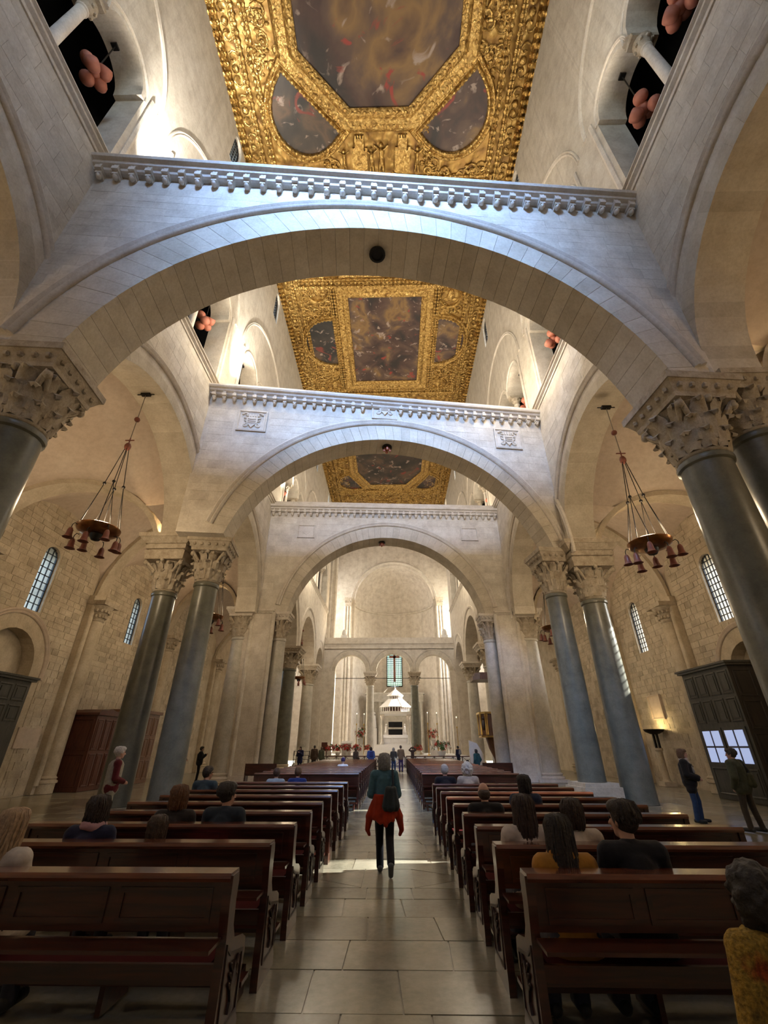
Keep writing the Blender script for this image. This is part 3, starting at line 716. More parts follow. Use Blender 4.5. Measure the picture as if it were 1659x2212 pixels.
def column(label, x, y, ztop, d0, d1, hcap, mat='column', base=0.0, cap='leaf', group=None, ab=1.0, plinth=True, lean=0.0, rz=0.0, nleaf=10, bw=None, stepped=False):
    """base, shaft with entasis, carved capital and abacus; ztop is the top of the abacus"""
    root = thing('column', label, 'column', (x, y, 0), rz, group)
    r0, r1 = d0 / 2, d1 / 2; zb = base
    if base > 0.05:
        m = MB(); m.box(-r0 * 1.45, r0 * 1.45, -r0 * 1.45, r0 * 1.45, 0, base - 0.12); m.box(-r0 * 1.3, r0 * 1.3, -r0 * 1.3, r0 * 1.3, base - 0.12, base); m.build('plinth', M['aisle'], root)
    zc = ztop - hcap; zab = ztop - hcap * (0.46 if stepped else 0.30)
    if plinth:
        m = MB(); m.box(-r0 * 1.25, r0 * 1.25, -r0 * 1.25, r0 * 1.25, zb, zb + 0.14)
        m.lathe([(r0 * 1.22, 0.14), (r0 * 1.25, 0.2), (r0 * 1.2, 0.27), (r0 * 1.08, 0.29), (r0 * 1.06, 0.33), (r0 * 1.14, 0.36), (r0 * 1.14, 0.42), (r0 * 1.02, 0.45)], 28, (0, 0, zb)); m.build('base', M['trim'] if mat != 'column' else M['aisle'], root, smooth=40); zs = zb + 0.42
    else: zs = zb
    m = MB(); H = zc - zs
    prof = [(r0 * 1.03, 0), (r0, 0.1)] + [(r0 + (r1 - r0) * (t ** 1.5), H * t) for t in np.linspace(0.12, 0.96, 9)] + [(r1 * 1.0, H * 0.975), (r1 * 1.10, H * 0.98), (r1 * 1.12, H * 0.992), (r1 * 1.05, H)]
    m.lathe(prof, 32, (0, 0, zs)); m.build('shaft', M[mat], root, smooth=40)
    wt = (bw or d1 * 1.0) * ab
    hb = zab - zc
    m = MB()
    m.lathe([(r1 * 1.02, 0), (r1 * 1.08, 0.03), (r1 * 1.10, 0.07), (r1 * 0.98, 0.1), (r1 * 1.0, hb * 0.5), (r1 * 1.18, hb * 0.85), (r1 * 1.38, hb)], 28, (0, 0, zc))
    for lv, (f0, f1, e) in enumerate(((0.08, 0.42, 0.34), (0.22, 0.68, 0.50), (0.45, 0.95, 0.66))):
        for k in range(nleaf): acanthus(m, (0, 0, zc), r1 * (1.04 + 0.05 * lv), r1 * (1.0 + e), hb * f0, hb * f1, 2 * PI * (k + 0.5 * lv) / nleaf, r1 * 0.72)
    for k in range(4):
        t = PI / 4 + k * PI / 2; q = wt * 0.66
        for sg in (-1, 1):
            pts = [((r1 * 0.95 + (q - r1 * 0.95) * v) * math.cos(t + sg * 0.22 * (1 - v)), (r1 * 0.95 + (q - r1 * 0.95) * v) * math.sin(t + sg * 0.22 * (1 - v)), zc + hb * (0.5 + 0.45 * v)) for v in (0, 0.4, 0.75, 1.0)]
            m.tube(pts, [0.05 * d1, 0.06 * d1, 0.07 * d1, 0.075 * d1], 7)
        m.ball((q * 0.97 * math.cos(t), q * 0.97 * math.sin(t), zc + hb * 0.87), 0.10 * d1, 8, 6)
        m.ball(((wt * 0.52) * math.cos(t + PI / 4), (wt * 0.52) * math.sin(t + PI / 4), zab - hb * 0.05), 0.09 * d1, 8, 5)
    m.build('capital', M['capital'], root, smooth=60)
    m = MB(); a0, a1 = wt * 0.50, wt * 0.62; hh = ztop - zab
    for (f0, f1, s0, s1) in ((0.0, 0.34, a0 * 0.98, a0 * 1.06), (0.34, 0.42, a0 * 0.92, a0 * 0.92), (0.42, 0.56, a0 * 1.04, a0 * 1.08), (0.56, 0.62, a0 * 1.02, a0 * 1.02), (0.62, 0.84, a0 * 1.1, a1 * 1.06), (0.84, 1.0, a1 * 1.1, a1 * 1.12)) if stepped else ((0.0, 0.2, a0 * 1.02, a0 * 1.04), (0.2, 0.68, a0 * 1.04, a1), (0.68, 1.0, a1 * 1.04, a1 * 1.05)):
        m.add([(sx * s_, sy * s_, zab + hh * f) for f, s_ in ((f0, s0), (f1, s1)) for sx, sy in ((-1, -1), (1, -1), (1, 1), (-1, 1))], [(0, 1, 5, 4), (1, 2, 6, 5), (2, 3, 7, 6), (3, 0, 4, 7), (3, 2, 1, 0), (4, 5, 6, 7)])
    nb = 0 if stepped else 5
    for sx, sy, ax in ((0, -1, 0), (0, 1, 0), (-1, 0, 1), (1, 0, 1)):
        for k in range(nb):
            t = -a0 * 0.85 + a0 * 1.7 * k / (nb - 1)
            m.ball((t if ax == 0 else sx * a0 * 1.12, t if ax else sy * a0 * 1.12, zab + hh * 0.46), hh * 0.15, 6, 4)
    m.build('abacus', M['capital'] if mat == 'column' else M['trim'], root, smooth=30)
    return root
a1 = math.atan2(1.31, 16.3); a2 = math.atan2(2.2, 16.3)
column('dark grey column at the left edge, carved capital under nearest arch', -7.35, 6.95, 9.25, 1.06, 0.98, 1.75, ab=1.36, rz=a1)
column('outer twin of the grey column at the left edge, partly out of frame', -8.85, 6.95, 9.5, 1.0, 0.92, 1.6, ab=1.35)
column('dark grey column at the right edge, deeply carved leafy capital', 7.52, 8.15, 9.25, 1.1, 1.0, 1.9, ab=1.4, rz=a1)
column('outer twin of the grey column at the right edge, plain block abacus', 8.95, 8.2, 9.5, 1.05, 0.98, 1.5, ab=1.3)
column('darker outer column of the left pair below middle arch', -8.85, 16.9, 9.5, 1.02, 0.88, 2.3, ab=1.8, stepped=True, plinth=False)
column('paler inner column of the left pair below middle arch', -7.15, 16.8, 9.35, 1.0, 0.9, 1.8, ab=1.5, plinth=False, rz=a2, mat='column')
column('outer greenish grey column of the right pair, standing lower', 8.95, 17.95, 9.5, 1.1, 0.95, 2.4, ab=1.8, stepped=True, plinth=False)
column('inner slimmer grey column of the right pair, raised on a stone plinth', 7.5, 18.15, 9.35, 0.95, 0.82, 1.9, ab=1.5, base=0.62, plinth=False, rz=a2)
# compound piers under the farthest arch
for sd, yy in ((-1, 27.6), (1, 28.3)):
    nm = 'left' if sd < 0 else 'right'
    t = thing('compound_pier', 'square stone pier between its half columns below farthest arch, %s side' % nm, 'pier', (sd * 7.75, yy, 0))
    m = MB(); m.box(-0.62, 0.62, -0.6, 0.9, 0.3, 9.3); m.box(*sorted((sd * 0.6, sd * 1.6)), -0.55, 0.95, 0.3, 9.5); m.build('pier_core', M['wall'], t)
    m = MB(); m.box(-0.72, 0.72, -0.7, 1.0, 0, 0.3); m.build('pier_base', M['trim'], t)
    m = MB(); m.box(-0.7, 0.7, -0.68, 0.98, 9.3, 9.42)
    for k in range(14): m.ball((-0.6 + 1.2 * k / 13, -0.64, 9.2), 0.06, 6, 4)
    m.build('impost', M['trim'], t)
    m = MB()
    for e in (-0.66, 0.66): m.lathe([(0.14, 0.3), (0.14, 9.2)], 10, (e, -0.55, 0))
    m.build('corner_shafts', M['wall'], t, smooth=40)
    bpy.context.view_layer.update()
    blocks(t, lambda u, z, d: (u, -0.6 + d, z), -0.5, 0.5, 0.35, 9.1, lambda u, z: True, 0.42, (0.4, 0.9), seed=31 + sd, limit=80, proud=0.012)
    column('pale half column on the %s pier, carved capital carrying the farthest arch' % nm, sd * 6.72, yy + 0.15, 9.3, 0.86, 0.76, 1.6, mat='column_pale', ab=1.35)
    column('thick pale column on the aisle side of the %s pier' % nm, sd * 9.1, yy - 0.1, 9.5, 1.3, 1.05, 1.8, mat='column_pale' , ab=1.35)
# far arcade columns
column('dark column behind the left pier, nearest of the far left arcade', -8.75, 40.05, 9.5, 1.3, 1.15, 1.8, ab=1.6)
column('grey column of the far left arcade beside the standing visitor in navy', -8.75, 49.6, 9.5, 1.3, 1.15, 1.9, ab=1.6, mat='column_pale')
column('sunlit pale column of the far right arcade behind the pulpit', 8.75, 38.6, 9.5, 1.25, 1.1, 1.8, mat='column_pale', ab=1.6)
column('pale column of the far right arcade near the altar steps', 8.75, 48.2, 9.5, 1.2, 1.05, 1.8, mat='column_pale', ab=1.6)

# ---------------------------------------------------------------- sanctuary: steps, triple arcade, apse
m = MB()
for k in range(5): m.box(-8.1, 8.1, 46.6 + 0.38 * k, 76, 0.172 * k - 0.02, 0.172 * (k + 1))
sanct = tag(m.build('floor_sanctuary', M['white']), 'raised marble sanctuary floor with steps', kind='structure')
P = lambda u, z, d: (u, 56.0 + d, z)
TA = [(-4.8, 9.9, 1.9), (0.5, 9.85, 2.1), (5.55, 9.9, 1.9)]
hs = [Hole(c - r, c + r, 0.86, arc_top(c, zc, r), 28) for c, zc, r in TA]
# openings reach down to the floor between columns; the columns stand in the gaps
hs2 = [Hole(-6.7, 7.45, 0.0, lambda u: max([9.7] + [zc + math.sqrt(max(0, r * r - (u - c) ** 2)) for c, zc, r in TA if abs(u - c) < r]), 140)]
m = wall(-8.15, 8.4, 0.0, 13.2, hs2, 0.95, P); m.mould([(-8.15, 13.2), (8.4, 13.2)], [(0, 0), (0, 0.28), (0.1, 0.3), (0.2, 0.2), (0.45, 0.14), (0.62, 0.2), (0.7, 0.2), (0.7, 0)], lambda u, z, h: P(u, z, -h)); m.box(-8.15, 8.4, 56, 56.95, 13.2, 13.9)
tao = tag(m.build('wall_chancel', M['wall']), 'three-arched stone screen in front of the altar', kind='structure')
for c, zc, r in TA:
    archivolt(tao, P, c, zc, r + 0.5, zc, sc=0.6, n=28)
    voussoirs(tao, P, (c, zc), r, (c, zc), r + 0.42, zc, 0.95, 15)
m = MB(); m.tube([(-6.7, 56.4, 9.05), (7.45, 56.4, 9.05)], 0.035, 6); tag(m.build('tie_rod', M['iron']), 'thin iron tie rod across the three chancel arches', 'rod')
for k, x in enumerate((-6.9, -2.45, 2.75, 7.3)):
    m = MB(); m.box(-0.05, 0.05, -0.08, 0.0, -0.3, 0.3); m.box(-0.1, 0.1, -0.06, 0.0, -0.06, 0.06); o = tag(m.build('iron_anchor', M['iron']), ['leftmost', 'second', 'third', 'rightmost'][k] + ' small iron wall anchor above the chancel arches', 'anchor', 'wall anchors'); o.location = (x, 55.98, 12.9)
column('left slender column of the three-arched chancel screen', -2.33, 56.45, 9.7, 1.0, 0.86, 1.5, mat='column_pale', base=0.86, ab=1.45)
column('right slender column of the chancel screen, greyer shaft', 3.08, 56.45, 9.7, 1.0, 0.86, 1.5, mat='column', base=0.86, ab=1.45)
# transept and apse
P = lambda u, z, d: (u, 66.0 + d, z)
am = wall(-15, 15.8, 0, 34, [arch_hole(0.72, 21.5, 6.1, 0.0)], 0.9, P)
ap = tag(am.build('wall_apse', M['wall']), 'rear wall with the tall apse opening', kind='structure')
archivolt(ap, P, 0.72, 21.5, 6.45, 0.8 + 20.7, sc=1.0, n=40)
prof = [(6.2, 0.0), (6.2, 21.5)] ; m = MB(); m.lathe([(6.3, 0), (6.3, 9.0)], 40, (0.72, 66.4, 0), 0, PI)
# the apse cylinder with an opening for the window
def apse_pt(a, z, r=6.3): return (0.72 + r * math.cos(a), 66.4 + r * math.sin(a), z)
wa, wb = PI / 2 - 0.20, PI / 2 + 0.20; am2 = MB()
angs = sorted(set([PI * k / 40 for k in range(41)] + [wa, wb]))
for a, b in zip(angs[:-1], angs[1:]):
    zr = [(9.0, 9.9), (14.9, 21.5)] if (wa - 1e-6 <= a and b <= wb + 1e-6) else [(9.0, 21.5)]
    for z0, z1 in zr: m.add([apse_pt(a, z0), apse_pt(b, z0), apse_pt(b, z1), apse_pt(a, z1)], [(0, 1, 2, 3)])
for i in range(12):
    f0, f1 = PI / 2 * i / 12, PI / 2 * (i + 1) / 12
    for a, b in zip(angs[:-1], angs[1:]): m.add([apse_pt(a, 21.5 + 6.3 * math.sin(f0), 6.3 * math.cos(f0)), apse_pt(b, 21.5 + 6.3 * math.sin(f0), 6.3 * math.cos(f0)), apse_pt(b, 21.5 + 6.3 * math.sin(f1), 6.3 * math.cos(f1)), apse_pt(a, 21.5 + 6.3 * math.sin(f1), 6.3 * math.cos(f1))], [(0, 1, 2, 3)])
m.lathe([(6.3, 21.2), (6.05, 21.25), (6.0, 21.4), (6.1, 21.5), (6.3, 21.55)], 40, (0.72, 66.4, 0), 0, PI)
tag(m.build('wall_apse_curve', M['wall'], smooth=30), 'curved apse wall and half dome', kind='structure')
for sd in (-1, 1):
    m = wall(56.5, 66.9, 0, 34, [arch_hole(61.5, 20.0, 2.6, 12.5)] if sd > 0 else [], 0.6, lambda u, z, d, sd=sd: (sd * (14.6 + d), u, z)); m.box(*sorted((sd * 8.4, sd * 15.2)), 56.6, 57.0, 16.5, 34)
    tag(m.build('wall_transept_' + SIDES[sd]['n'], M['wall']), 'transept end wall', kind='structure')
    # tall clustered pilasters of the crossing
    for k, (x, y) in enumerate(((-7.9, 58.0), (-6.3, 65.4)) if sd < 0 else ((8.9, 58.0), (7.7, 65.4))):
        w_, zt = (0.55, 26.9) if k == 0 else (0.42, 21.3)
        t = thing('pilaster', ('tall %s crossing pier behind the chancel screen' if k == 0 else 'slim %s pilaster at the mouth of the apse') % SIDES[sd]['n'], 'pilaster', (x, y, 0.86))
        m = MB(); m.box(-w_, w_, -w_, w_, 0, zt - 1.6)
        for e in (-w_, 0, w_): m.lathe([(0.2, 0), (0.2, zt - 1.6)], 10, (e, -w_, 0))
        m.build('shaft', M['wall'], t, smooth=40)
        m = MB(); m.box(-w_ * 1.1, w_ * 1.1, -w_ * 1.2, w_ * 1.1, zt - 1.6, zt - 1.2); m.box(-w_ * 1.4, w_ * 1.4, -w_ * 1.5, w_ * 1.2, zt - 0.5, zt - 0.2)
        m.add([(sx * q, sy * q, z) for z, q in ((zt - 1.2, w_ * 1.1), (zt - 0.5, w_ * 1.4)) for sx, sy in ((-1, -1), (1, -1), (1, 1), (-1, 1))], [(0, 1, 5, 4), (1, 2, 6, 5), (2, 3, 7, 6), (3, 0, 4, 7)])
        for q in range(5): m.ball((-w_ * 1.1 + w_ * 2.2 * q / 4, -w_ * 1.25, zt - 0.85), 0.15, 6, 4)
        m.build('capital', M['capital'], t, smooth=50)
    m = MB(); m.box(-0.5, 0.5, -0.3, 0.3, 0, 0.5); m.lathe([(0.3, 0.5), (0.42, 0.7), (0.4, 1.0), (0.3, 1.25), (0.2, 1.4)], 12)
    o = tag(m.build('stone_vase', M['white'], smooth=40), 'white stone vase on the chancel screen ledge, %s end' % SIDES[sd]['n'], 'vase'); o.location = (-5.75 if sd < 0 else 7.15, 56.5, 13.9); o.scale = (0.8, 0.8, 0.8)
m = MB(); m.box(-15.2, 15.9, 56.6, 74, 33.2, 33.6); tag(m.build('ceiling_transept', M['wood_brown']), 'transept ceiling', kind='structure')
# apse window with its coloured cross
root = bpy.data.objects.new('window_apse', None); C.objects.link(root); tag(root, kind='structure'); root.location = (0.72, 72.55, 9.9); root['label'] = 'tall green leaded apse window with a brown cross'
m = MB(); W2, H2 = 1.25, 5.0
m.mould([(-W2, 0), (-W2, H2), (W2, H2), (W2, 0)], [(0, -0.1), (0, 0.1), (0.13, 0.1), (0.13, -0.1)], lambda a, b, h: (a, h, b), closed=True)
for k in range(1, 9): m.box(-W2 + 2 * W2 * k / 9 - 0.035, -W2 + 2 * W2 * k / 9 + 0.035, -0.03, 0.03, 0, H2)
for k in range(1, 17): m.box(-W2, W2, -0.03, 0.03, H2 * k / 17 - 0.035, H2 * k / 17 + 0.035)
m.build('frame', M['iron'], root)
m = MB(); m.box(-0.19, 0.19, -0.06, -0.04, 0.7, 4.9); m.box(-0.85, 0.85, -0.06, -0.04, 4.3, 4.65); m.lathe([(0.0, -0.07), (0.22, -0.07), (0.22, -0.05), (0, -0.05)], 12)
m.v = [p for p in m.v]; m.build('cross', plain('brown red glass', (0.20, 0.06, 0.03), 0.4), root)
m = MB()
for i in range(9):
    for j in range(17): m.box(-W2 + 2 * W2 * i / 9 + 0.02, -W2 + 2 * W2 * (i + 1) / 9 - 0.02, -0.006, 0.006, H2 * j / 17 + 0.02, H2 * (j + 1) / 17 - 0.02)
tag(m.build('panes', M['pane_green'], root), kind='stuff')

# ---------------------------------------------------------------- gilded ceiling
CZ = 33.0
m = MB(); m.box(-8.2, 8.2, -7, 57, CZ, CZ + 0.3); ceil = tag(m.build('ceiling', M['gold_field']), 'flat gilded and carved wooden ceiling', kind='structure')
PC = lambda a, b, h: (a, b, CZ - h)
GM = [(0.0, 0.0), (0.0, 0.20), (0.06, 0.30), (0.16, 0.34), (0.24, 0.28), (0.30, 0.18), (0.38, 0.16), (0.46, 0.22), (0.56, 0.24), (0.64, 0.16), (0.70, 0.0)]
def frame(path, w_=1.0, closed=True, mat='gold_bright', h=1.0, parent=None, name='gilded_frame', beads=0.0):
    k = w_ / 0.70; ar = sum(path[i][0] * path[(i + 1) % len(path)][1] - path[(i + 1) % len(path)][0] * path[i][1] for i in range(len(path)))
    if ar < 0: path = path[::-1]
    m = MB(); m.mould(path, [(o * k, q * h) for o, q in GM], PC, closed=closed)
    if beads:
        tot = 0.0; n = len(path)
        for i in range(n if closed else n - 1):
            p, q = Vector(path[i]), Vector(path[(i + 1) % n]); d = (q - p); l = d.length
            if l < 1e-6: continue
            nx, ny = d.y / l, -d.x / l; c = max(1, int(l / beads))
            for e in range(c):
                for off, sz in ((w_ * 0.18, 0.40), (w_ * 0.72, 0.34)):
                    x, y_ = p.x + d.x * (e + 0.5) / c + nx * off, p.y + d.y * (e + 0.5) / c + ny * off
                    m.ball((x, y_, CZ - 0.31 * h if off < w_ * 0.5 else CZ - 0.22 * h), beads * sz, 6, 4, (1, 1, 0.5))
    return m.build(name, M[mat], parent or ceil, smooth=35)
def painting(label, poly, seed, cols, name='ceiling_painting', w_=1.0, beads=0.3, sc=0.45, thick=0.12):
    c = Vector((sum(p[0] for p in poly) / len(poly), sum(p[1] for p in poly) / len(poly), CZ))
    root = thing(name, label, 'painting', c)
    m = MB(); m.prism(poly, lambda a, b, d: Vector((a, b, CZ - d)) - c, 0.0, thick); m.build('canvas', painting_mat('painted canvas', seed, cols, sc), root)
    f = frame(poly, w_, beads=beads, parent=root); f.location = -c
    return root
def dshape(cx, cy, ang, half, depth, n=16):
    """half disc: flat side along direction ang, bulging to the right-hand side"""
    ca, sa = math.cos(ang), math.sin(ang); out = []
    for k in range(n + 1):
        t = PI * k / n; u, v = -half * math.cos(t), -depth * math.sin(t) ** 0.8
        out.append((cx + u * ca - v * sa, cy + u * sa + v * ca))
    return out
# long friezes along the walls
for sd in (-1, 1):
    x0 = sd * 6.95
    frame([(sd * 6.95, -7), (sd * 6.95, 57), (sd * 6.65, 57), (sd * 6.65, -7)], 0.30, mat='gold_bright', name='side_moulding', beads=0.3, h=0.7)
    frame([(sd * 8.12, -7), (sd * 8.12, 57), (sd * 8.0, 57), (sd * 8.0, -7)], 0.22, mat='gold', name='wall_moulding', beads=0.36, h=0.8)
DARK = [(0.010, 0.009, 0.008), (0.028, 0.021, 0.017), (0.045, 0.032, 0.024), (0.10, 0.06, 0.035), (0.18, 0.03, 0.02)]
REDB = [(0.014, 0.010, 0.009), (0.055, 0.026, 0.020), (0.085, 0.05, 0.034), (0.20, 0.115, 0.04), (0.24, 0.03, 0.02)]
painting('large dark octagonal ceiling painting above the nearest bay', [(-4.1, 2.2), (-1.65, 0.0), (1.65, 0.0), (4.1, 2.2), (4.1, 7.95), (1.62, 10.25), (-1.65, 10.25), (-4.1, 7.95)], 1, REDB, w_=1.15, sc=0.28)
painting('dark half-round ceiling painting left of the nearest octagon', dshape(-3.75, 10.05, 0.75 + PI, 1.9, 2.45), 2, DARK, w_=0.5, beads=0.24, sc=0.5)
painting('half-round ceiling painting with a red patch right of the nearest octagon', dshape(3.75, 10.1, -0.75 + PI, 1.9, 2.45), 9, REDB, w_=0.5, beads=0.24, sc=0.5)
painting('tall rectangular ceiling painting of the middle bay', [(-2.82, 21.75), (3.0, 21.75), (3.0, 30.6), (-2.82, 30.6)], 4, REDB, w_=1.15, sc=0.55)
painting('half-round painting left of the rectangular ceiling painting', dshape(-4.3, 26.1, -PI / 2, 2.35, 2.5), 5, DARK, w_=0.45, beads=0.24, sc=0.6)
painting('half-round painting right of the rectangular ceiling painting', dshape(4.35, 26.1, PI / 2, 2.35, 2.5), 6, REDB, w_=0.45, beads=0.24, sc=0.6)
painting('narrow ceiling painting nearer than the rectangular one', [(-2.6, 15.6), (2.7, 15.6), (2.7, 19.3), (-2.6, 19.3)], 7, DARK, w_=0.9, sc=0.6)
painting('dark octagonal ceiling painting above the far bay', [(-3.8, 41.8), (-1.9, 39.6), (2.3, 39.6), (4.3, 41.8), (4.3, 46.4), (2.4, 49.5), (-2.3, 49.5), (-3.8, 46.4)], 8, DARK, w_=1.15, sc=0.4)
painting('half-round painting left of the far octagon', dshape(-4.25, 48.6, 1.1 + PI, 1.8, 2.2), 11, DARK, w_=0.5, beads=0.3, sc=0.5)
painting('half-round painting right of the far octagon', dshape(4.6, 48.7, -1.1 + PI, 1.8, 2.2), 12, REDB, w_=0.5, beads=0.3, sc=0.5)
# round medallions and cross beams
k = 0
for (x, y_) in ((-5.2, 21.3), (5.3, 21.9), (-5.0, 31.4), (5.1, 31.3)):
    pts = [(x + 0.72 * math.cos(t * 2 * PI / 24), y_ + 0.72 * math.sin(t * 2 * PI / 24)) for t in range(24)]
    f = frame(pts, 0.22, name='medallion_frame', h=0.6)
    m = MB(); m.ball((x, y_, CZ), 0.32, 10, 6, (1, 1.2, 0.5)); m.ball((x, y_ - 0.4, CZ), 0.26, 8, 5, (1, 1, 0.5)); m.ball((x - 0.3, y_ + 0.25, CZ), 0.2, 8, 5, (1.4, 1, 0.5)); m.ball((x + 0.3, y_ + 0.25, CZ), 0.2, 8, 5, (1.4, 1, 0.5)); m.build('medallion_relief', M['gold_bright'], ceil, smooth=60)
for y0 in (13.9, 20.5, 31.9, 37.2, 51.5):
    frame([(-6.6, y0), (6.6, y0), (6.6, y0 + 0.2), (-6.6, y0 + 0.2)], 0.35, name='cross_moulding', beads=0.3, h=0.8)
for xx in (-4.0, 4.2): frame([(xx - 0.06, 20.9), (xx + 0.06, 20.9), (xx + 0.06, 31.7), (xx - 0.06, 31.7)], 0.28, name='upright_moulding', beads=0.28, h=0.8)
# carved castles, figures and foliage between the frames
def castle(x, y_, s):
    m = MB()
    for (a0, a1, b0, b1, h) in ((-0.6, 0.6, 0.0, 1.5, 0.14), (-0.35, 0.35, -0.8, 0.0, 0.16)):
        m.box(x + a0 * s, x + a1 * s, y_ + b0 * s, y_ + b1 * s, CZ - h, CZ)
        for k in range(4):
            e = a0 + (a1 - a0) * (k + 0.1) / 3.6; m.box(x + e * s, x + (e + (a1 - a0) * 0.17) * s, y_ + (b0 - 0.2) * s, y_ + b0 * s, CZ - h, CZ)
    m.box(x - 0.16 * s, x + 0.16 * s, y_ + 0.8 * s, y_ + 1.5 * s, CZ - 0.18, CZ); m.build('carved_castle', M['gold_bright'], ceil)
for x in (-1.25, 1.3): castle(x, 12.25, 0.75)
for (x, y_, s, nm, mt) in ((0.05, 12.6, 0.62, 'carved_figure', 'gold_bright'), (-0.55, 12.7, 0.5, 'carved_lion', 'gold_bright'), (2.2, 12.7, 0.5, 'carved_lion', 'gold_bright'), (-2.2, 12.7, 0.45, 'carved_lion', 'gold_bright')):
    m = MB(); z = CZ - 0.1
    m.cap((x, y_ - 0.5 * s, z), (x, y_ + 0.5 * s, z), 0.26 * s, 0.22 * s); m.ball((x, y_ - 1.0 * s, z), 0.24 * s, 8, 6)
    for sg in (-1, 1): m.cap((x + sg * 0.2 * s, y_ - 0.6 * s, z), (x + sg * 0.65 * s, y_ - 0.95 * s, z), 0.1 * s, 0.08 * s); m.cap((x + sg * 0.12 * s, y_ + 0.5 * s, z), (x + sg * 0.2 * s, y_ + 1.35 * s, z), 0.13 * s, 0.09 * s)
    m.build(nm, M[mt], ceil, smooth=60)
rr = random.Random(5)
def busy(x, y_):
    if abs(x) < 5.25 and (-1.3 < y_ < 11.5) and abs(x) + max(0, abs(y_ - 5.1) - 2.9) < 5.6: return True
    for cx, cy, r in ((-5.1, 11.1, 2.3), (5.1, 11.1, 2.3), (-5.3, 26.1, 2.6), (5.4, 26.1, 2.6), (-5.2, 21.3, 0.9), (5.3, 21.9, 0.9), (-5, 31.4, 0.9), (5.1, 31.3, 0.9)):
        if math.hypot(x - cx, y_ - cy) < r: return True
    if abs(x) < 4.5 and 14.5 < y_ < 31.8: return True
    if abs(x) < 2.7 and 11.4 < y_ < 13.6: return True
    if abs(x) < 5.2 and 38.5 < y_ < 50.6: return True
    return False
sc_m = MB(); n = 0
while n < 620:
    x, y_ = rr.uniform(-6.45, 6.45), rr.choice((rr.uniform(2, 14), rr.uniform(19.5, 33), rr.uniform(36, 55)))
    if busy(x, y_): continue
    n += 1; ph = rr.uniform(0, 6.28); sz = rr.uniform(0.25, 0.5); sg = rr.choice((-1, 1)); tt = np.linspace(0, 1, 11)
    sc_m.tube([(x + sz * (1 - 0.85 * t) * math.cos(ph + sg * 7.5 * t), y_ + sz * (1 - 0.85 * t) * math.sin(ph + sg * 7.5 * t), CZ - 0.06) for t in tt], [0.04 + 0.05 * t for t in tt], 5)
    for q in range(2): sc_m.ball((x + rr.uniform(-.4, .4), y_ + rr.uniform(-.4, .4), CZ - 0.03), rr.uniform(0.08, 0.16), 6, 4, (1.3, 0.8, 0.9))
for sd in (-1, 1):
    y_ = -5
    while y_ < 56:
        x = sd * 7.5
        for e in (-1, 1):
            tt = np.linspace(0, 1, 9); sc_m.tube([(x + 0.32 * (1 - 0.8 * t) * math.cos(e * 6 * t), y_ + e * 0.42 + 0.32 * (1 - 0.8 * t) * math.sin(e * 6 * t), CZ - 0.06) for t in tt], [0.04 + 0.05 * t for t in tt], 5)
        sc_m.ball((x, y_, CZ - 0.04), 0.2, 8, 5, (1, 1, 0.7)); y_ += 1.7
tag(sc_m.build('carved_foliage', M['gold_bright'], ceil, smooth=60), kind='stuff')
